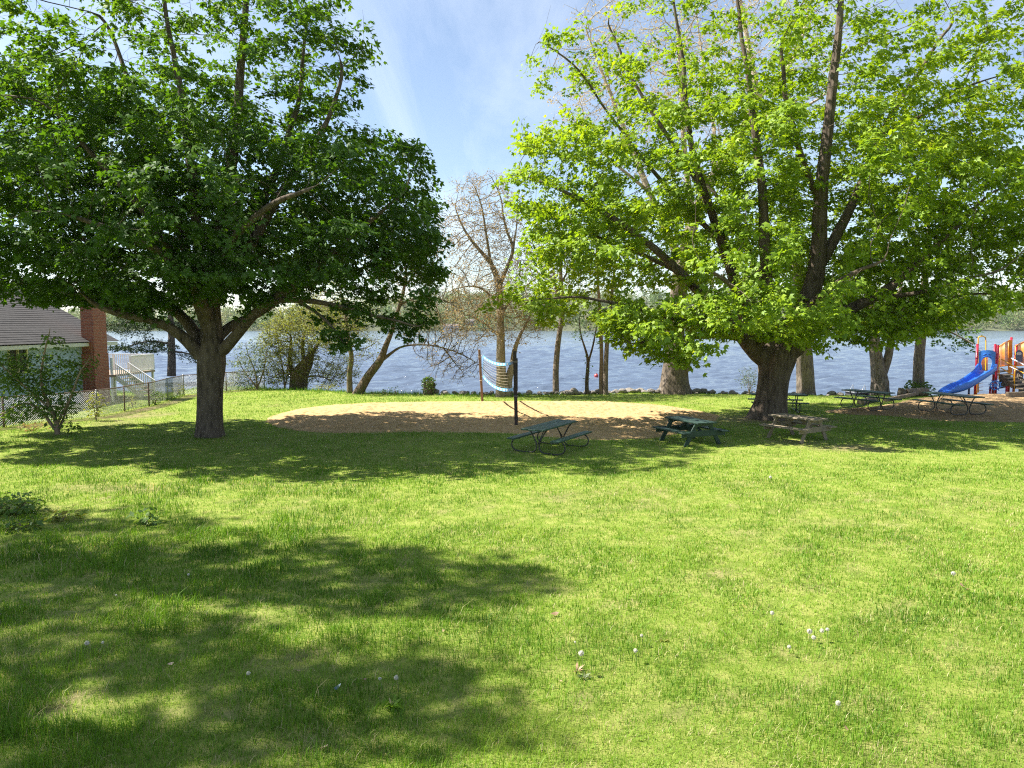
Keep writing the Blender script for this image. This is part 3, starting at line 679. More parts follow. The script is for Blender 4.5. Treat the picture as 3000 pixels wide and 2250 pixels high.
dens_r = lambda p: np.clip(1.1 - .095 * np.clip(p[:, 2] - 8, 0, 10), .22, 1)
lv = T.leaves(3, 24, .146, .33, .45, tint=lambda p: .49 + .2 * (fbm(p[:, 0] * .4, p[:, 2] * .4, 91, 2) - .5) * 2, dens=dens_r, ax=(TR[0], TR[1], 5.))
print('right maple', len(T.P), 'leaves', len(lv[0]))
make_tree('maple_tree', 'huge fresh green maple with a thick fluted trunk behind the picnic tables', 'tree', tuple(TR), T, lv, M['bark_big'], M['leaf_fresh'], rough=.24)

# tree outside the left edge of the view, it throws the foreground shade
T = Tree(.4)
bx, by = -20.5, 12.4
T.limb([(bx, by, -.1, .5), (bx + .1, by, 3, .4), (bx + .3, by, 7, .34), (bx + .8, by - .1, 12, .24), (bx + 1.2, by - .2, 18.5, .08)])
for a in ((3.6, -1.5, 15.6), (-1, 2.2, 15), (2.4, -4., 15.5), (-2, .3, 14), (6, -2.2, 16.6)):
    T.limb([(bx + .4, by, 8.5, .18), (bx + .4 + a[0] * .5, by + a[1] * .5, 12.5, .12), (bx + .6 + a[0], by + a[1], a[2], .05)])
bl = []
for (sx, sy, rx, ry, z, w_) in ((-8.8, 13.2, 3.0, 1.9, 17.5, 1), (-5.6, 11.0, 3.6, 1.9, 17.2, 1), (-2.0, 10.3, 2.6, 1.5, 17.6, .85), (-6, 8.3, 3.2, 1.1, 16.4, 1), (-2.6, 7.5, 2.4, .75, 16.8, .7), (-3.8, 6.0, 2.4, .75, 16.2, .9), (-1.0, 6.3, 1.3, .5, 16.6, .6)):
    bl.append(((sx - .83 * z, sy + .09 * z, z), (rx, ry, 1.9), w_))
att = blob_points(1900, bl, .435, .6, 21)
T.grow(att, 4.5, .45, 90, .16, maxchild=4).finish(.006)
lv = T.leaves(3, 16, .18, .42, .45)
make_tree('shade_tree', 'tall leafy tree just left of the view that shades the foreground lawn', 'tree', (bx, by, 0), T, lv, M['bark'], M['leaf_deep'])

# ================================================================ SHORE TREES
M['bark_dark'] = bark_mat('dark_mossy_bark', (0.028, 0.022, 0.015), (0.14, 0.105, 0.07), 9, .9, (0.085, 0.10, 0.03))
def shore_tree(name, label, base, limbs, blobs, natt, leafm, bark, per=5, size=.1, spread=.25, hmax=3, kind='oval', step=.3, dY=0, cat='tree', gap=.40, tip=.004, droop=.4, di=3, group=None, dk=.42, rough=.1, jit=.2, trop=(0, 0, 0), up=1.0, zlo=.2, tw=(0, .4)):
    g = G(*base)
    if dY: g = at(*base, g[1] + dY)
    else: g[2] = terr(g[0], g[1])
    Y = g[1]; T = Tree(step)
    for i, l in enumerate(limbs):
        q = limb_px(l, Y)
        if i == 0: q[0] = (q[0][0], q[0][1], g[2] - .1, q[0][3])
        T.limb(q, .02)
    att = blob_points(natt, [pblob(a, b, c, d, Y, *(r or (0, c * Y / F * .8))) for a, b, c, d, *r_ in blobs for r in [r_]], gap, .7, int(base[0]), lambda p: p[:, 2] > zlo)
    T.grow(att, di, dk, 70, jit, trop, 4)
    if tw[0]: T.twigs(tw[0], tw[1])
    T.finish(tip)
    lv = T.leaves(hmax, per, size, spread, droop, kind, up) if leafm else None
    return make_tree(name, label, cat, tuple(g), T, lv, bark, leafm, kind, group, rough)

shore_tree('budding_tree', 'bare double trunk tree with reddish buds and mossy bark behind the volleyball net', (1474, 1163),
    [[(1468, 1163, 0, .30), (1469, 1110, 0, .25), (1467, 1040, 0, .23), (1465, 960, 0, .20), (1459, 850, 0, .17), (1440, 785, 0, .13), (1418, 752, 0, .10), (1377, 706, 0, .075), (1345, 656, 0, .05), (1323, 602, 0, .03)],
     [(1487, 1163, .1, .26), (1489, 1110, .2, .22), (1502, 1072, .3, .18), (1508, 1030, .4, .14), (1525, 980, .5, .09), (1560, 910, .6, .05)],
     [(1459, 850, 0, .12), (1484, 785, .2, .10), (1503, 728, .3, .085), (1484, 684, .3, .07), (1472, 640, .3, .05), (1462, 580, .3, .035), (1428, 500, .3, .015)],
     [(1503, 720, .3, .06), (1512, 675, .2, .04), (1520, 637, .2, .025)],
     [(1440, 785, 0, .08), (1425, 690, -.4, .06), (1410, 600, -.5, .04), (1390, 540, -.5, .02)],
     [(1462, 900, 0, .09), (1420, 850, -.6, .06), (1370, 840, -1, .04), (1310, 850, -1.2, .02)],
     [(1463, 930, 0, .09), (1510, 860, .8, .06), (1560, 820, 1, .04), (1610, 770, 1.1, .02)],
     [(1466, 990, 0, .07), (1420, 950, .6, .05), (1370, 930, .8, .03)]],
    [(1420, 640, 130, 140), (1470, 830, 170, 130), (1400, 940, 120, 80), (1355, 700, 90, 110), (1520, 930, 100, 90)], 2600, M['bud'], M['bark_bud'], 3.0, .085, .16, 3, 'oval', .26, gap=.37, tip=.0062, dk=.28, tw=(2, .5))
shore_tree('leaning_tree', 'leaning forked mossy tree with long drooping bare boughs over the lake edge', (1048, 1155),
    [[(1046, 1155, 0, .30), (1062, 1130, 0, .26), (1080, 1100, 0, .23), (1105, 1068, 0, .21), (1120, 1045, 0, .19), (1130, 1015, 0, .15), (1150, 970, 0, .12), (1178, 890, 0, .10), (1192, 830, 0, .08), (1196, 790, 0, .06), (1180, 700, 0, .03)],
     [(1112, 1058, 0, .15), (1140, 1040, 0, .085), (1170, 1018, 0, .06), (1220, 1010, 0, .046), (1282, 1016, 0, .038), (1340, 1037, 0, .03), (1402, 1071, 0, .022), (1452, 1118, 0, .015)],
     [(1190, 840, 0, .06), (1215, 800, .3, .05), (1250, 780, .4, .04), (1320, 800, .5, .025), (1380, 830, .5, .012)],
     [(1178, 890, 0, .06), (1230, 870, -.5, .045), (1300, 880, -.8, .03), (1360, 920, -1, .015)],
     [(1300, 1018, 0, .04), (1330, 1060, .2, .03), (1360, 1090, .3, .015)]],
    [(1300, 990, 120, 80), (1330, 1060, 90, 55), (1190, 780, 120, 100), (1270, 890, 120, 70)], 1300, M['bud'], M['bark_dark'], 1.6, .07, .12, 3, 'oval', .26, gap=.36, tip=.0075, trop=(0, 0, -.18), dk=.3, tw=(2, .6))
shore_tree('thin_tree', 'thin mossy trunk with sparse yellow green twigs left of the leaning tree', (1026, 1153),
    [[(1025, 1153, 0, .17), (1024, 1090, 0, .14), (1030, 1050, 0, .13), (1018, 985, 0, .11), (1012, 920, 0, .08), (1000, 850, 0, .05)]],
    [(985, 930, 120, 95), (1030, 1010, 100, 60), (960, 860, 90, 60)], 700, M['leaf_yellow'], M['bark_moss'], 3, .085, .2, 3, step=.26, tip=.007, dk=.3, tw=(2, .4))
shore_tree('vine_covered_stump', 'thick broken trunk wrapped in brown vines with sprouting yellow green shoots', (872, 1137),
    [[(872, 1140, 0, .56), (877, 1110, 0, .48), (888, 1085, 0, .42), (903, 1060, 0, .3), (914, 1030, 0, .1)],
     [(868, 1115, .1, .2), (852, 1080, .1, .15), (850, 1040, .2, .1), (860, 980, .2, .06)],
     [(905, 1055, 0, .14), (930, 1010, .2, .09), (960, 960, .3, .05), (1010, 940, .3, .03)],
     [(890, 1065, .2, .12), (885, 1000, .4, .08), (900, 930, .5, .04)],
     [(880, 1110, -.4, .08), (930, 1100, -.6, .05), (980, 1120, -.6, .02)], [(870, 1110, -.4, .07), (830, 1090, -.6, .05), (790, 1110, -.6, .02)]],
    [(930, 960, 130, 90), (850, 1010, 100, 80), (970, 1090, 90, 50), (880, 1060, 60, 50), (830, 1090, 60, 40)], 2400, M['leaf_yellow'], M['bark_dark'], 5, .085, .17, 3, 'oval', .22, gap=.33, tip=.0065, dk=.24, rough=.35, tw=(2, .4))
shore_tree('grey_green_shrub', 'feathery grey green shrub at the water behind the left maple trunk', (752, 1140),
    [[(752, 1140, 0, .07), (750, 1100, 0, .05), (735, 1050, 0, .03), (720, 1000, 0, .015)], [(755, 1135, 0, .05), (775, 1080, 0, .035), (790, 1010, 0, .015)], [(750, 1130, 0, .05), (715, 1090, .3, .03), (690, 1050, .3, .015)]],
    [(735, 1060, 70, 60), (785, 1030, 55, 70), (720, 1105, 60, 30), (800, 1100, 50, 35)], 1300, M['leaf_grey'], M['bark_twig'], 11, .10, .2, 3, 'oval', .2, gap=.36, cat='shrub', dk=.25)
shore_tree('yellow_green_bush', 'loose yellow green bush rising above the grey shrub', (835, 1140),
    [[(835, 1140, .6, .06), (828, 1080, .6, .045), (815, 1000, .7, .03), (808, 940, .7, .012)], [(835, 1135, .6, .05), (850, 1050, .9, .03), (865, 960, .9, .012)]],
    [(815, 985, 50, 75), (850, 960, 60, 50), (830, 1060, 50, 50)], 800, M['leaf_yellow'], M['bark_twig'], 9, .095, .22, 3, 'oval', .22, gap=.36, cat='bush', dk=.25)
shore_tree('evergreen_tree', 'dark evergreen with flat layered boughs beside the white deck', (502, 1098),
    [[(502, 1104, 0, .34), (503, 1060, 0, .30), (503, 1000, 0, .26), (500, 900, 0, .2), (498, 780, 0, .12), (496, 650, 0, .04)],
     [(503, 1010, 0, .09), (450, 1000, -.6, .07), (390, 1010, -1, .05), (330, 1030, -1.2, .02)], [(503, 960, 0, .09), (430, 940, .5, .07), (350, 950, .8, .04), (300, 960, 1, .02)],
     [(503, 1030, 0, .08), (545, 1035, -.3, .06), (600, 1055, -.5, .03)], [(503, 950, 0, .08), (570, 940, -.3, .06), (640, 960, -.5, .03)], [(500, 900, 0, .08), (420, 880, -.6, .06), (340, 890, -1, .03)]],
    [(420, 1015, 110, 26), (380, 952, 120, 26), (570, 1045, 60, 20), (570, 950, 90, 24), (430, 890, 120, 26), (560, 870, 100, 26)], 2200, M['conifer'], M['bark'], 22, .15, .24, 3, 'oval', .26, dY=3.5, gap=.3, droop=.25, zlo=-9)
shore_tree('slender_tree', 'slender straight trunk with bronze young leaves right of the net', (1628, 1155),
    [[(1629, 1155, 0, .19), (1628, 1090, 0, .165), (1631, 1040, 0, .155), (1640, 960, 0, .14), (1647, 895, 0, .12), (1643, 820, 0, .1), (1640, 720, 0, .07), (1632, 610, 0, .03)],
     [(1645, 900, 0, .07), (1625, 830, .3, .06), (1618, 760, .4, .045), (1600, 690, .4, .02)], [(1643, 830, 0, .06), (1690, 750, .3, .04), (1730, 700, .4, .02)], [(1643, 860, 0, .05), (1590, 790, -.4, .035), (1545, 740, -.6, .02)]],
    [(1640, 740, 100, 130), (1570, 740, 70, 70), (1710, 720, 80, 90)], 1000, M['bud'], M['bark_shore'], 5, .10, .22, 3, 'oval', .28, tip=.007, tw=(1, .5))
shore_tree('ivy_sapling', 'thin dark sapling wrapped in ivy on the stony shore', (1720, 1156),
    [[(1720, 1156, 0, .11), (1719, 1110, 0, .10), (1722, 1065, 0, .09), (1716, 1030, 0, .06), (1700, 985, 0, .04), (1690, 930, 0, .02)], [(1722, 1065, 0, .06), (1735, 1020, 0, .05), (1745, 960, 0, .03)]],
    [(1712, 950, 60, 55), (1722, 1075, 14, 60), (1704, 1120, 12, 40)], 320, M['leaf_bush'], M['bark'], 5, .10, .16, 2, 'oval', .22, dk=.25, gap=.3)
shore_tree('slim_tree', 'slim reddish trunk standing left of a grey twin on the stony shore', (1762, 1156),
    [[(1762, 1156, 0, .125), (1761, 1100, 0, .115), (1762, 1050, 0, .11), (1760, 950, 0, .1), (1752, 820, 0, .07), (1745, 680, 0, .03)]], [(1745, 760, 80, 110)], 260, M['leaf_yellow'], M['bark_twig'], 4, .1, .2, 3, step=.28)
shore_tree('slim_tree', 'slim grey trunk standing right beside the reddish one on the shore', (1775, 1156),
    [[(1775, 1156, -.3, .14), (1774, 1110, -.3, .13), (1776, 1050, -.3, .12), (1785, 950, -.2, .1), (1800, 820, 0, .07), (1815, 680, 0, .03)]], [(1810, 760, 90, 110)], 260, M['leaf_yellow'], M['bark_shore'], 4, .1, .2, 3, step=.28)
shore_tree('shore_tree', 'old flared trunk at the lake with a tall pale budding crown behind the huge maple', (1975, 1152),
    [[(1976, 1156, 0, .98), (1974, 1144, 0, .86), (1975, 1120, 0, .72), (1976, 1085, 0, .62), (1978, 1040, 0, .55), (1980, 950, 0, .46), (1995, 800, 0, .40), (2030, 650, 0, .34), (2090, 520, 0, .28), (2170, 390, 0, .23), (2212, 290, 0, .19), (2195, 150, 0, .13), (2170, 0, 0, .09), (2160, -150, 0, .05)],
     [(1995, 1110, -.2, .24), (2012, 1078, -.3, .19), (2020, 1030, -.3, .15), (2030, 950, -.3, .09)],
     [(2212, 290, 0, .13), (2290, 225, .3, .11), (2350, 120, .4, .08), (2390, -20, .5, .04)], [(2190, 340, 0, .13), (2300, 340, -.4, .09), (2420, 280, -.6, .05)],
     [(2000, 780, 0, .24), (1920, 600, .4, .18), (1850, 430, .6, .13), (1780, 250, .6, .08), (1720, 80, .6, .04)], [(2030, 650, 0, .2), (2010, 480, -.5, .15), (2000, 300, -.8, .11), (1990, 100, -.8, .06)],
     [(1900, 560, .4, .1), (1800, 480, 0, .07), (1700, 400, -.3, .03)], [(2090, 520, 0, .15), (2090, 380, .5, .1), (2060, 200, .8, .06), (2040, 20, .8, .03)]],
    [(2180, 110, 300, 250, -3, 3), (1830, 210, 230, 230), (2000, 320, 200, 230, -2, 3), (1720, 330, 120, 120)], 3200, M['catkin'], M['bark_pale'], 3, .11, .25, 3, 'oval', .36, gap=.38, tip=.0075, rough=.3, dk=.42, tw=(1, .6))
for base, lab, limbs, bl, nn in (
    ((2360, 1152), 'stout grey trunk by the water just right of the huge maple', [[(2362, 1156, 0, .62), (2360, 1142, 0, .47), (2358, 1085, 0, .42), (2352, 980, 0, .38), (2345, 860, 0, .32), (2330, 700, 0, .24), (2320, 540, 0, .12)], [(2350, 900, 0, .16), (2400, 800, 0, .1), (2440, 700, 0, .05)]], [(2400, 820, 140, 130), (2330, 700, 140, 140)], 500),
    ((2578, 1150), 'grey trunk forking low into a narrow vee beside the far green tables', [[(2582, 1156, 0, .56), (2578, 1135, 0, .46), (2576, 1105, 0, .42), (2568, 1050, 0, .32), (2560, 970, 0, .28), (2548, 860, 0, .2), (2540, 700, 0, .1)], [(2580, 1110, 0, .26), (2592, 1075, 0, .23), (2606, 1030, 0, .2), (2615, 960, 0, .16), (2640, 850, 0, .1), (2660, 740, 0, .05)]], [(2560, 940, 130, 65, 3.5, 1.8), (2600, 860, 120, 90, 4, 2)], 560),
    ((2690, 1150), 'single grey trunk with a leafy bush at its foot left of the blue slide', [[(2690, 1154, 0, .36), (2690, 1120, 0, .31), (2692, 1060, 0, .29), (2698, 990, 0, .27), (2706, 910, 0, .22), (2712, 780, 0, .15), (2720, 640, 0, .06)], [(2700, 960, 0, .1), (2750, 960, .2, .07), (2810, 985, .3, .04), (2850, 1010, .3, .02)]], [(2700, 925, 120, 60, 4, 1.6), (2790, 985, 80, 40, 4, 1.6), (2840, 1020, 40, 22, 4, 1.0)], 560)):
    shore_tree('shore_tree', lab, base, limbs, bl, nn, M['leaf_deep'], M['bark_shore'], 9, .16, .32, 3, 'maple', .34, rough=.18, zlo=1.5, gap=.43)

def small_bush(name, label, base, rx, ry, n, leafm, size=.1, per=6, stems=4, kind='oval', cat='bush', step=.14, bark=None, h0=.3, dk=.16, spread=.15, group=None):
    g = G(*base); g[2] = terr(g[0], g[1]); k = g[1] / F; T = Tree(step)
    for i in range(stems):
        a = 2 * math.pi * i / stems + .4; q = (math.cos(a) * rx * k * .55, math.sin(a) * rx * k * .45)
        T.limb([(g[0], g[1], g[2] - .03, .018), (g[0] + q[0] * .3, g[1] + q[1] * .3, g[2] + ry * k * .7, .012), (g[0] + q[0], g[1] + q[1], g[2] + ry * k * 1.4, .006)] if i else [(g[0], g[1], g[2] - .05, .022), (g[0], g[1], g[2] + .08, .02), (g[0] + q[0] * .2, g[1], g[2] + ry * k, .012)])
    c = (g[0], g[1], g[2] + ry * k * (1 + h0)); att = blob_points(n, [(c, np.array([rx * k, rx * k * .8, ry * k]), 1)], .36, 1.5, int(base[0]) + 3, lambda p: p[:, 2] > g[2] + .05)
    T.grow(att, 2, dk, 40, .2, maxchild=4).finish(.003)
    return make_tree(name, label, cat, tuple(g), T, T.leaves(3, per, size, spread, .2, kind), bark or M['bark_twig'], leafm, kind, group)
small_bush('leafy_bush', 'dark leafy bush around the foot of the single grey trunk', (2690, 1154), 40, 26, 170, M['leaf_bush'], .17, 5)
small_bush('willow_shrub', 'wispy blue green shrub at the water left of the huge maple trunk', (2195, 1158), 34, 40, 220, M['leaf_grey'], .11, 6, 5, 'lance', 'shrub')
small_bush('shore_weed', 'low dark weed on the bank right of the leaning tree', (1125, 1158), 17, 10, 70, M['leaf_bush'], .1, 5, 3, cat='weed')
small_bush('shore_weed', 'taller dark weed on the bank midway between leaning tree and ivy stump', (1160, 1158), 17, 13, 70, M['leaf_bush'], .1, 5, 3, cat='weed')
small_bush('bank_scrub', 'tangled brown green scrub against the fence by the lake', (660, 1140), 42, 16, 200, M['leaf_grey'], .09, 6, 5, cat='bush')
small_bush('bank_scrub', 'green scrub clump right of the vine covered stump', (960, 1146), 45, 12, 160, M['leaf_yellow'], .09, 5, 5, cat='bush')
small_bush('yellow_sapling', 'two pronged yellow green sapling growing at the chain link fence', (282, 1233), 34, 40, 130, M['leaf_yellow'], .11, 7, 3, cat='sapling', dk=.2)
small_bush('yellow_sapling', 'smaller pale green sapling further along the chain link fence', (388, 1192), 22, 17, 80, M['leaf_yellow'], .1, 6, 3, cat='sapling')
small_bush('fence_weed', 'dark weed clump against the fence near its corner', (455, 1186), 34, 20, 130, M['leaf_bush'], .1, 6, 4, cat='weed')
small_bush('fence_weed', 'light weed clump at the fence corner post', (520, 1160), 26, 20, 110, M['leaf_yellow'], .1, 6, 4, cat='weed')
small_bush('brown_scrub', 'dry brown scrub lying under the front shrub by the fence', (95, 1262), 50, 11, 120, M['bud'], .1, 5, 5, cat='scrub')
small_bush('broadleaf_weed', 'dark broadleaf weed patch at the left edge of the shaded lawn', (40, 1505), 85, 26, 230, M['leaf_bush'], .10, 12, 8, 'oval', 'weed', dk=.12)
small_bush('broadleaf_weed', 'bright broadleaf weed in front of the dark patch on the left lawn', (60, 1550), 60, 17, 120, M['leaf_bush'], .10, 11, 7, 'oval', 'weed', h0=.1, dk=.12)
small_bush('broadleaf_weed', 'single upright weed alone in the shaded left lawn', (425, 1535), 28, 20, 60, M['leaf_bush'], .13, 10, 5, 'oval', 'weed', dk=.1)
small_bush('broadleaf_weed', 'light green weed right of the bright one on the left lawn', (180, 1525), 32, 15, 60, M['leaf_yellow'], .11, 9, 4, 'oval', 'weed', dk=.1)
# front shrub
shore_tree('front_shrub', 'multi stemmed dark leafy shrub in front of the chain link fence', (168, 1274),
    [[(168, 1276, 0, .09), (166, 1240, 0, .075), (150, 1200, 0, .06), (120, 1130, 0, .045), (130, 1040, 0, .03), (150, 970, 0, .012)],
     [(160, 1262, 0, .06), (130, 1215, .3, .05), (80, 1180, .4, .04), (20, 1205, .5, .025), (-40, 1230, .6, .012)], [(166, 1240, 0, .05), (205, 1170, -.3, .04), (235, 1090, -.4, .03), (270, 1040, -.4, .012)],
     [(172, 1262, 0, .05), (190, 1215, .3, .035), (215, 1140, .5, .02)], [(150, 1200, 0, .04), (70, 1130, -.3, .03), (20, 1080, -.5, .02), (-20, 1050, -.5, .01)]],
    [(140, 1010, 90, 55), (220, 1060, 65, 55), (40, 1080, 90, 60), (120, 1110, 100, 50), (170, 1190, 65, 30), (60, 1200, 60, 25), (215, 1245, 30, 16)], 2200, M['leaf_bush'], M['bark_twig'], 13, .125, .22, 3, 'oval', .2, gap=.44, cat='shrub', dk=.24, droop=.5)
# ivy stump
g = G(1257, 1157); g[2] = terr(g[0], g[1])
T = Tree(.1); T.limb([(g[0], g[1], g[2] - .1, .36), (g[0], g[1], g[2] + .3, .31), (g[0] + .03, g[1], g[2] + .72, .27), (g[0] + .03, g[1], g[2] + .75, .1)])
T.P = np.array(T.p); T.parent = np.array(T.par); T.seed = np.array(T.r); T.rad = T.seed; T.sub = np.ones(len(T.P)); T.height = np.zeros(len(T.P), int)
a = rng.uniform(0, 2 * np.pi, 420); zz_ = rng.random(420) ** .6 * .95; rr_ = .34 + .06 * rng.random(420); rr_ = np.where(zz_ > .72, rr_ * np.clip((1.1 - zz_) * 2.6, 0, 1), rr_)
A = np.stack([np.cos(a), np.sin(a), 0 * a], 1)
make_tree('ivy_stump', 'short tree stump overgrown with green ivy at the water', 'stump', tuple(g), T, (g + A * rr_[:, None] + np.stack([0 * a, 0 * a, zz_], 1), rng.normal(0, 1, (420, 3)) - np.array([0, 0, .8]), A + rng.normal(0, .3, (420, 3)) + np.array([0, 0, .4]), np.full(420, .11), rng.random(420) * .8 + .1), M['bark'], M['leaf_bush'], 'oval')

# ================================================================ SHORE ROCKS
M['rock'] = simple('riprap_stone', (.20, .18, .155), .9, .4, 4, bump=.6, bscale=14)
import bmesh
def rock_mesh(seed):
    bm = bmesh.new(); bmesh.ops.create_icosphere(bm, subdivisions=3, radius=1); r_ = np.random.default_rng(seed)
    o = r_.uniform(0, 50, 3); pl = [(Vector(r_.normal(0, 1, 3)).normalized(), r_.uniform(.55, .85)) for _ in range(9)]
    for v in bm.verts:
        p = v.co.copy()
        for nrm, d in pl:
            e = p.dot(nrm) - d
            if e > 0: p -= nrm * e * .85
        p *= 1 + .12 * (float(fbm(p.x * 2 + o[0], p.y * 2 + p.z * 1.3 + o[1], 5, 2)) - .5); v.co = p
    me = bpy.data.meshes.new('rock'); bm.to_mesh(me); bm.free(); me.polygons.foreach_set('use_smooth', [True] * len(me.polygons)); return me
rocks = [rock_mesh(s) for s in range(7)]
for q in rocks: q.materials.append(M['rock'])
rr2 = random.Random(3)
for i in range(128):
    px = 1270 + (i / 128) * 1430 + rr2.uniform(-8, 8) if i < 108 else rr2.uniform(1580, 2080)
    g = G(px, 1157); y = shore_y(g[0]) + rr2.uniform(-.1, .9); s_ = rr2.uniform(.10, .30) * (1.05 if 1640 < px < 2060 else .75)
    o = bpy.data.objects.new('shore_rock', rocks[i % 7]); C.objects.link(o)
    o.location = (g[0] * y / g[1], y, float(terr(g[0], y)) + s_ * .3 + (.05 if px < 2100 else 0)); o.scale = (s_ * rr2.uniform(.9, 1.5), s_, s_ * rr2.uniform(.5, .8)); o.rotation_euler = (rr2.uniform(-.3, .3), rr2.uniform(-.3, .3), rr2.uniform(0, 6.28))
    tag(o, 'grey riprap stone in the row along the lake edge', 'rock', 'riprap stones along the lake edge')

# ================================================================ GRASS
def grass():
    PX = []; SC = []; LV = []
    for (y0, y1, dn, lod) in ((3.6, 6.5, 3600, 0), (6.5, 9, 2300, 0), (9, 13, 1250, 1), (13, 19, 620, 1), (19, 27, 330, 2), (27, 47, 190, 2)):
        hw = .735 * y1 + 2.5; n = int(dn * 2 * hw * (y1 - y0))
        x = rng.uniform(-hw, hw, n); y = rng.uniform(y0, y1, n)
        k = (np.abs(x) < .735 * y + 2.5) & (y < shore_y(x) + 1.2); x, y = x[k], y[k]
        clump = fbm(x * 1.6, y * 1.6, 81, 3); big = fbm(x * .35, y * .35, 83, 3)
        b_ = bare(x, y)
        keep = rng.random(len(x)) < np.clip(.75 + .9 * (clump - .35), .55, 1) * (1 - .93 * b_)
        for poly in (SAND, MULCH):
            near = (x > poly[:, 0].min() - .5) & (x < poly[:, 0].max() + .5) & (y > poly[:, 1].min() - .5)
            ip = np.zeros(len(x), bool); xx, yy = x[near], y[near]
            w_ = .35 * (fbm(xx * 1.3, yy * 1.3, 71, 3) - .5)
            d = poly_dist(xx, yy, poly); d = np.where(in_poly(xx, yy, poly), d, -d) + w_
            ip[near] = d > rng.uniform(-.05, .22, len(xx)); keep &= ~ip
        keep &= ~(np.hypot(x - TL[0], y - TL[1]) < .5) & ~(np.hypot(x - TR[0], y - TR[1]) < .8)
        x, y, clump, big, b_ = x[keep], y[keep], clump[keep], big[keep], b_[keep]
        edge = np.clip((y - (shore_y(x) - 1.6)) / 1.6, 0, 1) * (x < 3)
        fedge = np.zeros(len(x))
        for a, c in zip(FENCE[:-1], FENCE[1:]):
            e = c - a; t = np.clip(((x - a[0]) * e[0] + (y - a[1]) * e[1]) / (e @ e), 0, 1); fedge = np.maximum(fedge, np.clip(1 - np.hypot(x - a[0] - t * e[0], y - a[1] - t * e[1]) / .4, 0, 1))
        h = (.036 + .05 * np.clip(clump - .28, 0, 1) * 1.5 + .02 * big) * rng.uniform(.55, 1.35, len(x)) * (1 - .4 * b_) * (1 + 1.6 * edge + 1.4 * fedge) * (1 + .75 * np.clip((-.5 - x) / 4, 0, 1) * np.clip((clump - .38) * 4, 0, 1) * (y < 17))
        tall = rng.random(len(x)) < .012; h = np.where(tall, h * 2.0, h)
        w_ = (.0052, .0080, .012)[lod] * rng.uniform(.7, 1.4, len(x)) * np.maximum(1, y / (8, 14, 26)[lod])
        t = np.clip(.30 + .75 * (fbm(x * .8, y * .8, 85, 4) - .42) + .45 * (clump - .5) * -1 + .30 * b_ + rng.normal(0, .13, len(x)) - .14 * edge - .14 * np.clip((.5 - x) / 4, 0, 1), 0, .9)  # tint lowered along shore strip and towards left: tree shade put into colour
        dry = rng.random(len(x)) < .025 + .25 * b_ + .16 * np.clip(fbm(x * .5 + 4, y * .5, 87, 3) - .5, 0, 1) * 2
        t = np.where(dry, rng.uniform(.88, 1, len(x)), t)
        az = rng.uniform(0, 2 * np.pi, len(x)); lean = np.abs(rng.normal(.35, .28, len(x)))
        lean = np.where(dry, lean + .5, lean)
        z = terr(x, y) - .004
        dx, dy = np.cos(az), np.sin(az); sx, sy = -dy, dx
        base = np.stack([x, y, z], 1); D = np.stack([dx, dy, 0 * x], 1); S = np.stack([sx, sy, 0 * x], 1); Zv = np.array([0, 0, 1.0])
        # blades turn their faces every way: twist the side vector about the blade
        if lod < 2:
            mid = base + (h * .55)[:, None] * (Zv + D * (lean * .55)[:, None]); tip = base + (h * (1 - .18 * lean))[:, None] * Zv + D * (h * lean * 1.15)[:, None]
            hw_ = (w_ / 2)[:, None]
            V = np.stack([base - S * hw_, base + S * hw_, mid - S * hw_ * .8, mid + S * hw_ * .8, tip], 1)
            PX.append((V, np.array([(0, 1, 3), (0, 3, 2), (2, 3, 4)]), t))
        else:
            tip = base + h[:, None] * Zv + D * (h * lean * .9)[:, None]; hw_ = (w_ / 2)[:, None]
            V = np.stack([base - S * hw_, base + S * hw_, tip], 1); PX.append((V, np.array([(0, 1, 2)]), t))
    vs = []; fs = []; ts = []; nb = 0
    for V, Fc, t in PX:
        n, k = V.shape[:2]; vs.append(V.reshape(-1, 3)); fs.append((np.arange(n)[:, None, None] * k + Fc[None]).reshape(-1, 3) + nb); ts.append(np.repeat(t, k)); nb += n * k
    V = np.concatenate(vs); print('grass verts', len(V))
    return raw_mesh('grass', V, np.concatenate(fs), 3, False, np.concatenate(ts))
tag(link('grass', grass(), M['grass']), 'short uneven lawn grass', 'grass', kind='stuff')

# ================================================================ PICNIC TABLES
M['green_paint'] = simple('green_table_paint', (.034, .074, .046), .55, .35, 6, (1, 1, 1), .15, 30)
M['dark_green'] = simple('dark_green_wood_paint', (.013, .036, .025), .6, .35, 6, (1, 1, 1), .2, 30)
M['grey_wood'] = simple('weathered_wood', (.27, .22, .155), .85, .35, 5, (1, 6, 6), .4, 30, .2, (.12, .09, .065))
M['steel_black'] = simple('dark_painted_tube', (.035, .035, .034), .45, .3, 8)
M['bolt'] = simple('bolt_steel', (.25, .25, .25), .4, .2, 8, metal=.8)
prng = random.Random(8)
def planks(mb, n, w, gap, L, th, z, y0):
    for i in range(n):
        y = y0 + (i - (n - 1) / 2) * (w + gap)
        mb.box((prng.uniform(-.012, .012), y, z + prng.uniform(-.003, .003)), (L + prng.uniform(-.02, .02), w, th), Matrix.Rotation(prng.uniform(-.004, .004), 3, 'Z'), .006)
    return mb
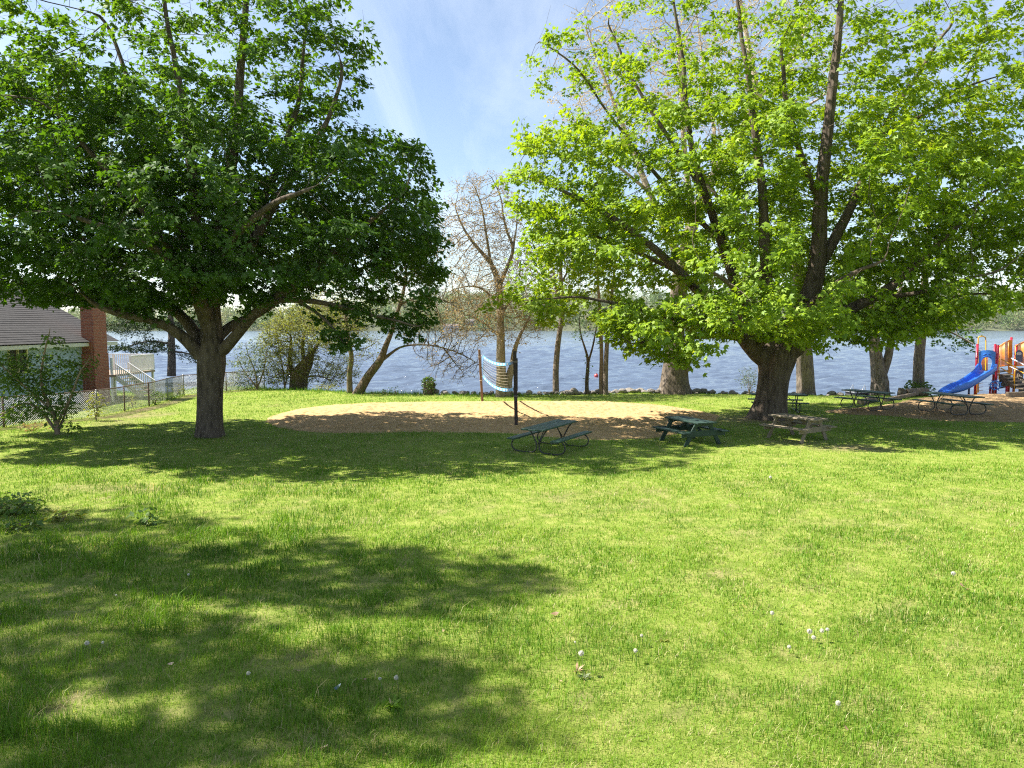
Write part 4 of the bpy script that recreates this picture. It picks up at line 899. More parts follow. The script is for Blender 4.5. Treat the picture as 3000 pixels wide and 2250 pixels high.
def tube_table(loc, rz, L, label, group=None, paint='green_paint'):
    """green plank table on bent tube frames; long axis = local x"""
    t = thing('picnic_table', label, 'picnic table', loc, rz, group)
    planks(MB(), 3, .235, .012, L, .045, .735, 0).build('table_top', M[paint], t)
    for s in (-1, 1): planks(MB(), 1, .25, 0, L, .045, .435, s * .71).build('bench', M[paint], t)
    for e in (-1, 1):
        x = e * (L / 2 - .38)
        for s in (-1, 1):
            P = resample([(x, s * .30, .705), (x, s * .21, .60), (x, s * .10, .40), (x, s * .045, .27), (x, s * .06, .13), (x, s * .16, .035), (x, s * .34, .02), (x, s * .62, .022), (x, s * .80, .07), (x, s * .875, .19), (x, s * .84, .32), (x, s * .74, .395), (x, s * .60, .405)], .04)
            MB().tube(P, .021, 8).build('tube_leg', M['steel_black'], t)
        mb = MB(); mb.bar((x, -.31, .703), (x, .31, .703), .04, .016)
        mb.tube([(x, 0, .27), (x * .45, 0, .69)], .014, 6); mb.build('brace', M['steel_black'], t)
    return t
def a_table(loc, rz, L, label, mat):
    t = thing('picnic_table', label, 'picnic table', loc, rz)
    planks(MB(), 5, .138, .008, L, .045, .735, 0).build('table_top', M[mat], t)
    for s in (-1, 1): planks(MB(), 2, .138, .008, L, .045, .445, s * .70).build('bench', M[mat], t)
    for e in (-1, 1):
        x = e * (L / 2 - .24)
        for s in (-1, 1):
            m_ = MB(); a, b = Vector((x, s * .22, .715)), Vector((x, s * .66, -.01)); m_.bar(a, b, .135, .042, (1, 0, 0), .004)
            o = m_.build('leg', M[mat], t)
        MB().bar((x + e * .0415, -.82, .395), (x + e * .0415, .82, .395), .04, .175, bev=.004).build('seat_beam', M[mat], t)
        MB().bar((x + e * .0415, -.345, .675), (x + e * .0415, .345, .675), .04, .11, bev=.004).build('top_cleat', M[mat], t)
        MB().bar((x - e * .022, 0, .40), (x * .12, 0, .70), .085, .038, (0, 1, 0)).build('brace', M[mat], t)
    return t
def zt(x, y): return (x, y, ground_z(x, y))
R_ = lambda d: math.radians(d)
tube_table(zt(1.16, 21.35), math.atan2(2.1, 1.2), 2.40, 'green plank table on bent tube legs alone in the shade beside the volleyball post')
a_table(zt(5.66, 22.6), math.atan2(1.4, -.6), 1.75, 'dark green wooden table with crossed board legs beside the sand court', 'dark_green')
a_table(zt(9.35, 23.3), math.atan2(1.25, -.8), 1.72, 'bare weathered grey wood table in front of the huge maple trunk', 'grey_wood')
gt = 'green tube framed tables by the playground'
tube_table(zt(11.55, 31.0), R_(168), 2.3, 'green tube legged table half hidden behind the huge maple trunk', gt)
tube_table(zt(15.35, 30.8), math.atan2(-1.5, .82), 2.05, 'green tube legged table in front of the forked grey trunk', gt)
tube_table(zt(17.95, 29.1), math.atan2(-2.3, .62), 2.35, 'green tube legged table nearest the blue slide', gt)

# ================================================================ VOLLEYBALL
M['post_dark'] = simple('dark_wood_post', (.045, .032, .026), .8, .4, 5, (6, 6, 1), .3, 30)
M['post_brown'] = simple('brown_wood_post', (.19, .115, .07), .8, .3, 5, (6, 6, 1), .3, 30)
M['net_blue'] = simple('light_blue_band', (.13, .38, .68), .6, .2, 9)
M['net_white'] = simple('band_print_white', (.78, .80, .80), .6, .08, 9)
M['net_navy'] = simple('navy_band_end', (.05, .09, .15), .6, .2, 9)
M['cord'] = simple('net_cord', (.50, .44, .33), .8, .2, 9)
M['cord_dark'] = simple('net_cord_dark', (.02, .022, .025), .7, .2, 9)
pn = G(1513, 1254); pf = G(1414, 1180)
pn[2] = terr(pn[0], pn[1]); pf[2] = terr(pf[0], pf[1])
tn = at(1508, 1028, pn[1]); tf = at(1404, 1024, pf[1])
def post(p, top, w, mat, label):
    t = thing('volleyball_post', label, 'post', tuple(p))
    d = Vector(top) - Vector(p)
    MB().bar((0, 0, -.2), d, w, w, (0, 1, 0), .012).build('post_shaft', mat, t)
    mb = MB()
    for f in (.42, .86): mb.tube([tuple(d * f + Vector((math.cos(a) * w * .72, math.sin(a) * w * .72, 0))) for a in np.linspace(0, 2 * math.pi, 13)[:-1]], .008, 5, closed=True)
    mb.build('tie_cord', M['cord'], t)
    return t
post(pn, tn, .125, M['post_dark'], 'dark square wooden post nearest the camera, at the shaded sand edge')
post(pf, tf, .115, M['post_brown'], 'brown leaning wooden post at the far edge of the sand court')
# net: two sagging bands between the posts
ax_ = Vector(tn) - Vector(tf); ax_.z = 0; ln = ax_.length; ax_.normalize(); perp = Vector((-ax_.y, ax_.x, 0))
net = thing('volleyball_net', 'sagging volleyball net with light blue bands strung between two wooden posts', 'net', tuple(pf))
zf1 = at(1408, 1044, pf[1])[2] - pf[2]; zf0 = at(1413, 1102, pf[1])[2] - pf[2]; zn1 = at(1505, 1058, pn[1])[2] - pf[2]; zn0 = at(1505, 1138, pn[1])[2] - pf[2]
def netpt(u, top):
    a, b = (zf1, zn1) if top else (zf0, zn0); sag = (.24 if top else .30)
    return Vector((0, 0, 0)) + ax_ * (ln * (.02 + .95 * u)) + Vector((0, 0, a + (b - a) * u - sag * 4 * u * (1 - u)))
def band(u0, u1, top, mat, name, par, h=.06, off=0.0, th=.006, n=24):
    V = []; Fs = []
    us = np.linspace(u0, u1, n)
    for u in us:
        p = netpt(u, top)
        for s, z in ((-1, -h), (1, -h), (1, h), (-1, h)): V.append(p + perp * (s * (th + off)) + Vector((0, 0, z)))
    for i in range(n - 1):
        for q in range(4): Fs.append((i * 4 + q, i * 4 + (q + 1) % 4, i * 4 + 4 + (q + 1) % 4, i * 4 + 4 + q))
    Fs += [(3, 2, 1, 0), (n * 4 - 4, n * 4 - 3, n * 4 - 2, n * 4 - 1)]
    return MB().add(V, Fs).build(name, mat, par)
for top in (True, False):
    b_ = band(0, .84 if top else .90, top, M['net_blue'], 'blue_band', net)
    band(.843 if top else .903, .985, top, M['net_navy'], 'navy_band_end', net)
    m_ = MB()
    for u in np.arange(.06, .82, .085):
        m_ = MB()
        for (a, c, h0) in ((0, .040, .030),):
            V = []
            for uu in (u + a, u + c):
                p = netpt(uu, top)
                for s in (-1, 1): V += [p + perp * (s * .0095) + Vector((0, 0, -h0)), p + perp * (s * .0095) + Vector((0, 0, h0))]
            m_.add(V, [(0, 1, 5, 4), (2, 6, 7, 3)])
        m_.build('printed_mark', M['net_white'], b_)
mb = MB()
for k in range(1, 9):
    f = k / 9
    mb.tube([tuple(netpt(u, False).lerp(netpt(u, True), f)) for u in np.linspace(0, .985, 16)], .0032, 4, False)
for u in np.linspace(.02, .97, 34):
    mb.tube([tuple(netpt(u, False)), tuple(netpt(u, True))], .0014, 3, False)
mb.build('netting', M['cord'], net)
MB().tube([tuple(netpt(0, False)), tuple(netpt(0, True))], .018, 6).build('side_rope', M['net_blue'], net)
MB().tube([tuple(netpt(.99, False) - Vector((0, 0, .12))), tuple(netpt(.99, True) + Vector((0, 0, .1)))], .022, 6).build('side_rope', M['cord_dark'], net)
pfv = Vector(pf); dn_ = Vector(tn) - pfv; df_ = Vector(tf) - pfv; nb_ = Vector(pn) - pfv
for a, b_ in ((netpt(0, True), df_ * .9), (netpt(0, False), df_ * .5), (netpt(.99, True), nb_ + (dn_ - nb_) * .9), (netpt(.99, False), nb_ + (dn_ - nb_) * .5)):
    MB().tube([tuple(a), tuple(b_)], .008, 5).build('tie_rope', M['cord'], net)

# ================================================================ CHAIN LINK FENCE
M['galv'] = simple('galvanised_wire', (.30, .30, .29), .5, .2, 8, metal=.3)
M['rust'] = simple('rusty_rail', (.16, .11, .085), .8, .35, 6)
fo = FENCE[0]; fence = thing('chain_link_fence', 'rusty chain link fence along the left lawn edge turning along the lake', 'fence', (fo[0], fo[1], float(terr(*fo))))
fb = np.array([fo[0], fo[1], float(terr(*fo))]); FH = 1.08
mb = MB(); wire = []; rail = []
for i, (a, c) in enumerate(zip(FENCE[:-1], FENCE[1:])):
    L_ = np.linalg.norm(c - a); d = (c - a) / L_; n_ = np.array([-d[1], d[0]])
    za, zc = float(terr(*a)) - .0, float(terr(*c))
    P3 = lambda s, z, o=0.0: np.array([a[0] + d[0] * s + n_[0] * o, a[1] + d[1] * s + n_[1] * o, za + (zc - za) * s / L_ + z]) - fb
    nseg = max(1, round(L_ / 2.6))
    for k in range(nseg + (i == len(FENCE) - 2)):
        s = L_ * k / nseg
        m2 = MB(); m2.tube([P3(s, -.1), P3(s, FH + .04)], .028 if k else .036, 8); m2.build('fence_post', M['rust'] if (k + i) % 2 else M['galv'], fence)
    rail.append([P3(s, FH + .012 * math.sin(s * 1.7 + i)) for s in np.linspace(0, L_, 14)])
    pitch = .085
    for sgn in (1, -1):
        s0 = -FH
        while s0 < L_ + (FH if sgn < 0 else 0):
            p0, p1 = (s0, .03), (s0 + sgn * FH, FH)
            if sgn < 0: p0, p1 = (s0 + 0, .03), (s0 - FH, FH)
            q = []
            (xa, zA), (xb, zB) = p0, p1
            for (x_, z_) in ((xa, zA), (xb, zB)):
                xc = min(max(x_, 0), L_); tt = 0 if xb == xa else (xc - xa) / (xb - xa); q.append((xc, zA + (zB - zA) * tt))
            if abs(q[0][0] - q[1][0]) > .02: mb.tube([P3(q[0][0], q[0][1], .033 + .004 * sgn), P3(q[1][0], q[1][1], .033 + .004 * sgn)], .0065, 3, False)
            s0 += pitch
mb.build('wire_mesh', M['galv'], fence)
for r_ in rail: MB().tube(r_, .024, 7).build('top_rail', M['rust'], fence)

# ================================================================ HOUSE
def siding_mat():
    m, nt, out = new_mat('blue_siding'); L = nt.links; co = coords(nt)
    s = nt.nodes.new('ShaderNodeSeparateXYZ'); L.new(co, s.inputs[0])
    a = nd(nt, 'ShaderNodeMath', operation='MULTIPLY'); a.inputs[1].default_value = 1 / .2; L.new(s.outputs[2], a.inputs[0])
    f = nd(nt, 'ShaderNodeMath', operation='FRACT'); L.new(a.outputs[0], f.inputs[0])
    n = nd(nt, 'ShaderNodeTexNoise', Scale=2.5, Detail=5.0); L.new(co, n.inputs['Vector'])
    r = ramp(nt, n.outputs['Fac'], [(.3, (.26, .37, .46)), (.7, (.36, .47, .56))])
    b = nd(nt, 'ShaderNodeBsdfPrincipled', Roughness=.6); L.new(r.outputs[0], b.inputs['Base Color'])
    bp = nd(nt, 'ShaderNodeBump', Strength=1.0, Distance=.03, invert=True); L.new(f.outputs[0], bp.inputs['Height']); L.new(bp.outputs[0], b.inputs['Normal'])
    L.new(b.outputs[0], out.inputs[0]); return m
def brick_mat():
    m, nt, out = new_mat('red_brick'); L = nt.links
    t = nt.nodes.new('ShaderNodeTexCoord'); s = nt.nodes.new('ShaderNodeSeparateXYZ'); L.new(t.outputs['Object'], s.inputs[0])
    a = nd(nt, 'ShaderNodeMath', operation='ADD'); L.new(s.outputs[0], a.inputs[0]); L.new(s.outputs[1], a.inputs[1])
    c = nt.nodes.new('ShaderNodeCombineXYZ'); L.new(a.outputs[0], c.inputs[0]); L.new(s.outputs[2], c.inputs[1])
    k = nd(nt, 'ShaderNodeTexBrick', Scale=1.0); L.new(c.outputs[0], k.inputs['Vector'])
    k.inputs['Color1'].default_value = (.34, .095, .05, 1); k.inputs['Color2'].default_value = (.24, .06, .035, 1); k.inputs['Mortar'].default_value = (.30, .22, .17, 1)
    k.inputs['Mortar Size'].default_value = .008; k.inputs['Brick Width'].default_value = .21; k.inputs['Row Height'].default_value = .075
    b = nd(nt, 'ShaderNodeBsdfPrincipled', Roughness=.85); L.new(k.outputs[0], b.inputs['Base Color'])
    bp = nd(nt, 'ShaderNodeBump', Strength=.6, Distance=.01); L.new(k.outputs['Fac'], bp.inputs['Height']); bp.invert = True; L.new(bp.outputs[0], b.inputs['Normal'])
    L.new(b.outputs[0], out.inputs[0]); return m
M['shingle'] = simple('roof_shingle', (.046, .042, .040), .9, .35, 5, (1, 1, 1), .4, 40)
M['trim'] = simple('white_trim', (.62, .63, .60), .5, .08, 4); M['cream'] = simple('cream_window_frame', (.62, .56, .33), .5, .1, 4)
M['glass'] = simple('window_glass', (.03, .035, .03), .06, .2, 2, spec=.8); M['deck_white'] = simple('white_deck_paint', (.74, .72, .70), .55, .08, 4)
M['deck_wood'] = simple('deck_boards', (.26, .20, .15), .8, .25, 5)
hx0, hy0, hy1 = -21.6, 19.0, 38.3
house = thing('house', 'blue sided house with brown shingle roof behind the fence at left', 'house', (hx0, 30, -.3))
def hp(x, y, z): return (x - hx0, y - 30, z + .3)
# eave wall with a window opening, far gable wall, near gable wall
mb = MB(); wy0, wy1, wz0, wz1 = 30.75, 31.85, 1.7, 2.85
for (a, b, c, d) in ((hy0, wy0, -.3, 3.0), (wy1, hy1, -.3, 3.0), (wy0, wy1, -.3, wz0), (wy0, wy1, wz1, 3.0)): mb.box(hp(hx0 - .1, (a + b) / 2, (c + d) / 2), (.2, b - a, d - c))
for yy in (hy0 + .1, hy1 - .1): mb.prism([(-.2, -.3), (-10.4, -.3), (-10.4, 3.0), (-5.3, 5.9), (-.2, 3.0)][::-1], (1, 0, 0), (0, 0, 1), .2, hp(hx0, yy, 0))
mb.build('wall', siding_mat(), house)
# roof: rows of overlapping shingle courses
mb = MB(); sl_ = math.atan2(2.95, 5.3); n_ = 30; Lr = 6.15
for side in (1, -1):
    for i in range(n_):
        s0 = i * Lr / n_; c_ = s0 + Lr / n_ / 2
        x = hx0 + .42 - c_ * math.cos(sl_) if side > 0 else hx0 - 10.6 - .42 + c_ * math.cos(sl_); z = 2.86 + c_ * math.sin(sl_)
        mb.box(hp(x, (hy0 + hy1) / 2, z + .05), (Lr / n_ + .03, hy1 - hy0 + .7, .03), Matrix.Rotation((sl_ - .06) * side, 3, 'Y'))
roof = mb.build('roof', M['shingle'], house)
MB().box(hp(hx0 + .36, (hy0 + hy1) / 2, 2.78), (.03, hy1 - hy0 + .66, .16)).build('fascia', M['trim'], house)
MB().box(hp(hx0 + .18, (hy0 + hy1) / 2, 2.69), (.35, hy1 - hy0 + .62, .02)).build('soffit', M['trim'], house)
wn = MB()
for (a, b, c, d) in ((wy0 - .07, wy0, wz0 - .07, wz1 + .07), (wy1, wy1 + .07, wz0 - .07, wz1 + .07), (wy0, wy1, wz0 - .07, wz0), (wy0, wy1, wz1, wz1 + .07), (wy0 + .52, wy0 + .57, wz0, wz1)): wn.box(hp(hx0 + .01, (a + b) / 2, (c + d) / 2), (.09, b - a, d - c))
wn = wn.build('window', M['cream'], house)
MB().box(hp(hx0 - .06, (wy0 + wy1) / 2, (wz0 + wz1) / 2), (.02, wy1 - wy0, wz1 - wz0)).build('pane', M['glass'], wn)
ch = MB(); ch.box(hp(-21.285, 36.6, 2.6), (.624, 1.16, 5.9)); ch.box(hp(-21.285, 36.6, 5.58), (.74, 1.28, .12)); ch.box(hp(-21.285, 36.6, 1.0), (.64, 1.3, 2.6))
ch.build('chimney', brick_mat(), house)
# deck
dk = thing('wooden_deck', 'white railed deck with stairs at the lake end of the blue house', 'deck', (-21.6, 38.6, -.4))
def dp(x, y, z): return (x + 21.6, y - 38.6, z + .4)
MB().box(dp(-24.1, 41.0, 1.0), (5.0, 4.6, .12)).build('deck_floor', M['deck_wood'], dk)
for (x, y) in ((-21.7, 38.8), (-21.7, 43.2), (-26.5, 38.8), (-26.5, 43.2), (-24, 43.2)): MB().box(dp(x, y, .75), (.11, .11, 2.5)).build('deck_post', M['deck_white'], dk)
def railing(a, b, z0, z1, solid=False, step=.125):
    r_ = MB(); a, b = Vector(a), Vector(b); n = int((b - a).length / step)
    r_.bar(dp(a.x, a.y, a.z + z1), dp(b.x, b.y, b.z + z1), .09, .05); r_.bar(dp(a.x, a.y, a.z + z0), dp(b.x, b.y, b.z + z0), .05, .05)
    for k in range(n + 1):
        p = a.lerp(b, k / n); r_.bar(dp(p.x, p.y, p.z + z0), dp(p.x, p.y, p.z + z1 - .02), .1 if solid else .04, .03, (0, 1, 0))
    return r_.build('railing', M['deck_white'], dk)
railing((-21.62, 40.6, 1.06), (-21.62, 43.2, 1.06), .05, .95, True, .105); railing((-26.5, 43.2, 1.06), (-21.7, 43.2, 1.06), .08, .95, False)
for y in (39.0, 40.3):
    railing((-21.6, y, .72), (-20.15, y, -.28), .1, .92, False, .12)
    MB().bar(dp(-21.6, y, .9), dp(-20.05, y, -.3), .04, .24).build('stair_stringer', M['deck_white'], dk)
for k in range(6): MB().box(dp(-21.35 + k * .22, 39.65, .82 - k * .17), (.26, 1.24, .04)).build('stair_tread', M['deck_wood'], dk)

# ================================================================ PLAYGROUND
def plastic(name, col, rough=.35): return simple(name, col, rough, .10, 1.5, spec=.5)
M['slide_blue'] = plastic('blue_slide_plastic', (.035, .165, .66)); M['arch_blue'] = plastic('blue_panel_plastic', (.045, .22, .72)); M['play_red'] = plastic('red_post_paint', (.42, .010, .035), .3)
M['play_yellow'] = plastic('yellow_tube_paint', (.72, .36, .012), .3); M['play_orange'] = plastic('orange_panel_plastic', (.75, .26, .02)); M['play_dark'] = plastic('dark_step_coating', (.05, .042, .042), .6)
M['play_step'] = plastic('brown_step_coating', (.15, .12, .09), .6); M['play_navy'] = plastic('navy_sign_board', (.06, .07, .16)); M['play_white'] = plastic('white_rail_plastic', (.75, .72, .74))
M['timber'] = simple('old_timber', (.20, .155, .11), .9, .3, 5, (1, 1, 1), .4, 30); M['log_bark'] = M['bark_shore']
PO = G(2900, 1156); PO = np.array([PO[0], PO[1], float(terr(PO[0], PO[1])) + .18])
pg = thing('play_structure', 'red and yellow climbing frame with blue arch panel and slide at the right edge', 'playground', tuple(PO))
def pp(px, py, dY=0.0): return Vector(at(px, py, PO[1] + dY) - PO)
def ppz(px, dY, z): q = pp(px, 1100, dY); return Vector((q.x, q.y, z))
def rpost(px, dY, top, r=.062):
    z = pp(px, top, dY).z; p = ppz(px, dY, 0)
    o = MB().tube([(p.x, p.y, -.4), (p.x, p.y, z)], r, 14).build('red_post', M['play_red'], pg)
    c_ = MB().tube([(p.x, p.y, z), (p.x, p.y, z + .03), (p.x, p.y, z + .045)], [r * 1.08, r * 1.0, r * .5], 14); 
    for f in (.45, .72): c_.tube([(p.x, p.y, z * f - .025), (p.x, p.y, z * f + .025)], r * 1.15, 14)
    c_.build('collar', M['play_red'], o)
for a in ((2859, .0, 1010), (2919, -.35, 1013), (2911, 1.0, 1010), (2957, 1.2, 990), (2972, .6, 1012), (2862, 1.3, 1060), (3040, -.2, 1010), (3045, 1.3, 1000)): rpost(*a)
for (px, dY, top) in ((2903, -.6, 1134), (2951, -.7, 1134)): rpost(px, dY, top, .05)
# platform
zd = pp(2890, 1088).z
c0, c1, c2, c3 = ppz(2859, 0, zd), ppz(2919, -.35, zd), ppz(2957, 1.2, zd), ppz(2868, 1.3, zd)
def slab(P, th): 
    V = [tuple(p) for p in P] + [(p[0], p[1], p[2] - th) for p in P]; n = len(P)
    return MB().add(V, [tuple(range(n)), tuple(range(2 * n - 1, n - 1, -1))] + [(i, n + i, n + (i + 1) % n, (i + 1) % n) for i in range(n)])
slab([c0, c1, c2, c3], .07).build('platform', M['play_dark'], pg)
# arch panel
A = ppz(2865, -.05, 0); B = ppz(2914, -.30, 0); ea = (B - A); wA = ea.length; ea.normalize(); na = Vector((ea.y, -ea.x, 0))
zt_, zb = pp(2890, 1026, -.2).z, zd - .02
zs = pp(2866, 1034, -.2).z
outer = [(0, zb), (0, zs)] + [(wA * (.5 - .5 * math.cos(t)) , zs + (zt_ - zs) * math.sin(t) ** .8) for t in np.linspace(.25, math.pi - .25, 13)] + [(wA, zs), (wA, zb - .12)]
cx, ow, ot = wA * .49, wA * .30, pp(2890, 1047, -.2).z; osp = ot - ow
inner = [(cx + ow * .86, zb - .12), (cx + ow * .86, osp - .30), (cx + ow * 1.05, osp - .15)] + [(cx + ow * 1.05 * math.cos(t), osp + ow * math.sin(t)) for t in np.linspace(0, math.pi, 13)] + [(cx - ow * 1.05, osp - .15), (cx - ow * .86, osp - .30), (cx - ow * .86, zb)]
outl = outer + inner
m_ = MB(); n = len(outl); th = .05
V = [A + ea * p[0] + Vector((0, 0, p[1])) + na * 0 for p in outl] + [A + ea * p[0] + Vector((0, 0, p[1])) - na * th for p in outl]
# triangulated by Blender's concave polygon fill
m_.add(V, [tuple(range(n)), tuple(range(n, 2 * n))[::-1]] + [(i, n + i, n + (i + 1) % n, (i + 1) % n) for i in range(n)])
ap = m_.build('arch_panel', M['arch_blue'], pg)
mb = MB()
for (rad, zc, sp) in ((ow * 1.28, osp, .75), ):
    mb.tube([A + ea * (cx + rad * math.cos(t)) + Vector((0, 0, zc + rad * math.sin(t))) + na * .005 for t in np.linspace(math.pi / 2 - sp, math.pi / 2 + sp, 12)], .018, 6)
for s in (-1, 1): mb.tube([A + ea * (cx + s * ow * q) + Vector((0, 0, ot + .10 + h_)) + na * .005 for q, h_ in ((.12, .06), (.45, .09), (.85, .02))], .02, 6)
mb.build('arch_moulding', M['slide_blue'], ap)
# slide: swept trough
path = [np.array(v) for v in (pp(2893, 1087, -.25), pp(2884, 1096, -.55), pp(2868, 1108, -.85), pp(2846, 1123, -1.05), pp(2822, 1136, -1.15), pp(2800, 1143, -1.2), pp(2780, 1147, -1.25), pp(2766, 1153, -1.3))]
Q = resample(path, .09); T_ = np.gradient(Q, axis=0); T_ /= np.linalg.norm(T_, axis=1)[:, None]
side = np.cross(T_, [0, 0, 1.0]); side /= np.linalg.norm(side, axis=1)[:, None]; upv = np.cross(side, T_)
prof = [(-.40, .30), (-.36, .34), (-.31, .33), (-.29, .24), (-.25, .08), (-.16, .01), (0, -.01), (.16, .01), (.25, .08), (.29, .24), (.31, .33), (.36, .34), (.40, .30), (.36, .05), (.20, -.10), (0, -.12), (-.20, -.10), (-.36, .05)]
V = []; k = len(prof)
for i in range(len(Q)):
    f = i / (len(Q) - 1); hgt = (1 if f < .8 else 1 - (f - .8) * 3.2) * (1.25 if f < .12 else 1); wd = 1.18 - .2 * min(1, f * 3)
    for a_, b_ in prof: V.append(Q[i] + side[i] * a_ * wd + upv[i] * (b_ * hgt if b_ > 0 else b_))
Fs = [(i * k + q, i * k + (q + 1) % k, (i + 1) * k + (q + 1) % k, (i + 1) * k + q) for i in range(len(Q) - 1) for q in range(k)]
Fs += [tuple(range(k))[::-1], tuple((len(Q) - 1) * k + q for q in range(k))]
MB().add(V, Fs, True).build('slide', M['slide_blue'], pg)
p = ppz(2841, -.9, 0); MB().tube([(p.x, p.y, -.3), (p.x, p.y, pp(2841, 1135, -.9).z)], .05, 10).build('slide_leg', M['play_navy'], pg)
# yellow hoop
hp_ = [pp(2866, 1150, .2), pp(2866, 1050, .2), pp(2866, 994, .2), pp(2868, 988, .2), pp(2873, 985.5, .2), pp(2880, 985.5, .3), pp(2885, 988, .3), pp(2888, 994, .3), pp(2888, 1040, .3), pp(2888, 1086, .3)]
MB().tube(resample([tuple(p) for p in hp_], .05), .028, 8).build('climbing_hoop', M['play_yellow'], pg)
mb = MB()
for z in (1125, 1136, 1146): mb.tube([tuple(pp(2860, z, .4)), tuple(pp(2880, z - 3, .9))], .016, 6)
mb.tube([tuple(pp(2862, 1152, .2)), tuple(pp(2862, 1118, .2))], .03, 8)
mb.build('ladder_rung', M['play_orange'], pg)
# slatted barriers
def barrier(p0, p1, dY0, dY1, top0, top1, bot0, bot1, n, name='barrier'):
    mb = MB(); a0, a1 = pp(p0, top0, dY0), pp(p1, top1, dY1); b0, b1 = pp(p0, bot0, dY0), pp(p1, bot1, dY1)
    mb.tube([tuple(a0), tuple(a0.lerp(a1, .5) + Vector((0, 0, .03))), tuple(a1)], .03, 7); mb.tube([tuple(b0), tuple(b1)], .028, 7)
    for i in range(n + 1): mb.tube([tuple(a0.lerp(a1, i / n)), tuple(b0.lerp(b1, i / n))], .026, 6)
    return mb.build(name, M['play_orange'], pg)
barrier(2926, 2958, .1, 1.0, 1016, 997, 1074, 1070, 9); barrier(2975, 3003, .5, 1.0, 1014, 1000, 1072, 1070, 8); barrier(2876, 2892, 1.2, 1.3, 1030, 1030, 1092, 1092, 5)
barrier(3003, 3040, 1.0, 1.3, 1000, 1012, 1070, 1070, 8)
mb = MB(); q0, q1 = pp(2953, 999, .9), pp(2963, 999, .9); mb.add([tuple(pp(2953, 997, .9)), tuple(pp(2966, 996, .9)), tuple(pp(2966, 1092, .9)), tuple(pp(2953, 1092, .9)), tuple(pp(2953, 997, .98)), tuple(pp(2966, 996, .98)), tuple(pp(2966, 1092, .98)), tuple(pp(2953, 1092, .98))], [(0, 3, 2, 1), (4, 5, 6, 7), (0, 1, 5, 4), (1, 2, 6, 5), (2, 3, 7, 6), (3, 0, 4, 7)])
mb.build('orange_panel', M['play_orange'], pg)
mb = MB(); sg = [(2976, 1060), (2976, 1032), (2980, 1027), (2986, 1025), (2992, 1027), (2996, 1032), (2996, 1060)]; n = len(sg)
mb.add([tuple(pp(a, b, .45)) for a, b in sg] + [tuple(pp(a, b, .5)) for a, b in sg], [tuple(range(n))[::-1], tuple(range(n, 2 * n))] + [(i, (i + 1) % n, n + (i + 1) % n, n + i) for i in range(n)])
sb = mb.build('sign_board', M['play_navy'], pg)
mb = MB()
for y, w_ in ((1033.5, 5.5), (1036, 7), (1038.5, 6)): mb.bar(pp(2986 - w_, y, .44), pp(2986 + w_, y, .44), .006, .022)
mb.build('sign_text', M['play_white'], sb)
# stairs with rails
steps = [(2945, 1098, 0.0), (2958, 1107, -.25), (2972, 1116, -.5), (2988, 1126, -.75), (3004, 1137, -1.0), (3020, 1147, -1.25)]
for (a, b, d) in steps:
    c_ = pp(a, b, d); MB().box((c_.x, c_.y, c_.z), (1.15, .34, .06), Matrix.Rotation(.5, 3, 'Z')).build('step', M['play_step'], pg)
    MB().box((c_.x + .08, c_.y + .16, c_.z - .12), (1.15, .03, .22), Matrix.Rotation(.5, 3, 'Z')).build('riser', M['play_dark'], pg)
MB().bar(pp(2933, 1103, -.3), pp(2968, 1133, -.9), .05, .2).build('stair_stringer', M['play_step'], pg)
MB().bar(pp(2980, 1098, .3), pp(3025, 1142, -.7), .05, .2).build('stair_stringer', M['play_step'], pg)
for pts, mt in (([(2933, 1052, -.2), (2981, 1079, -.9)], 'play_yellow'), ([(2932, 1078, -.2), (2970, 1100, -.8)], 'play_yellow'), ([(2971, 1158, -.85), (2972, 1098, -.85), (2974, 1080, -.85)], 'play_yellow'), ([(2962, 1049, .2), (3004, 1071, -.6), (3030, 1086, -1.0)], 'play_white'), ([(2959, 1074, .2), (2985, 1086, -.3)], 'play_white'), ([(2985, 1086, -.3), (3010, 1099, -.8)], 'play_yellow'), ([(2926, 1042, -.2), (2927, 1112, -.25)], 'play_yellow')):
    MB().tube([tuple(pp(*p)) for p in pts], .03, 8).build('hand_rail', M[mt], pg)
# lower dark panels under the deck and the timber edge
slab([ppz(2928, -.1, .95), ppz(2955, .9, .95), ppz(2955, .9, .2), ppz(2928, -.1, .2)], .04).build('crawl_panel', M['play_dark'], pg)
mb = MB(); a, b, c_, d = pp(2972, 1080, .9), pp(3000, 1078, .9), pp(2995, 1128, .6), pp(2976, 1128, .6)
mb.add([tuple(a), tuple(b), tuple(c_), tuple(d)] + [tuple(v + Vector((0, .05, 0))) for v in (a, b, c_, d)], [(0, 1, 2, 3), (7, 6, 5, 4), (0, 4, 5, 1), (1, 5, 6, 2), (2, 6, 7, 3), (3, 7, 4, 0)])
mb.build('tube_crawl', M['play_dark'], pg)
# steering wheel
wc = pp(2916, 1129, -.75); fy = Vector((-.35, -.93, 0)).normalized(); fx = Vector((fy.y, -fy.x, 0)); rw = .23
mb = MB(); mb.tube([wc + fx * rw * math.cos(t) + Vector((0, 0, rw * math.sin(t))) for t in np.linspace(0, 2 * math.pi, 29)[:-1]], .032, 7, closed=True)
for k_ in range(8):
    t = k_ * math.pi / 4 + .2; e = fx * math.cos(t) + Vector((0, 0, math.sin(t))); mb.tube([wc + e * .03, wc + e * (rw + .10)], .022, 6)
mb.tube([wc + fy * .03, wc - fy * .03], .07, 10)
mb.build('steering_wheel', M['arch_blue'], pg)
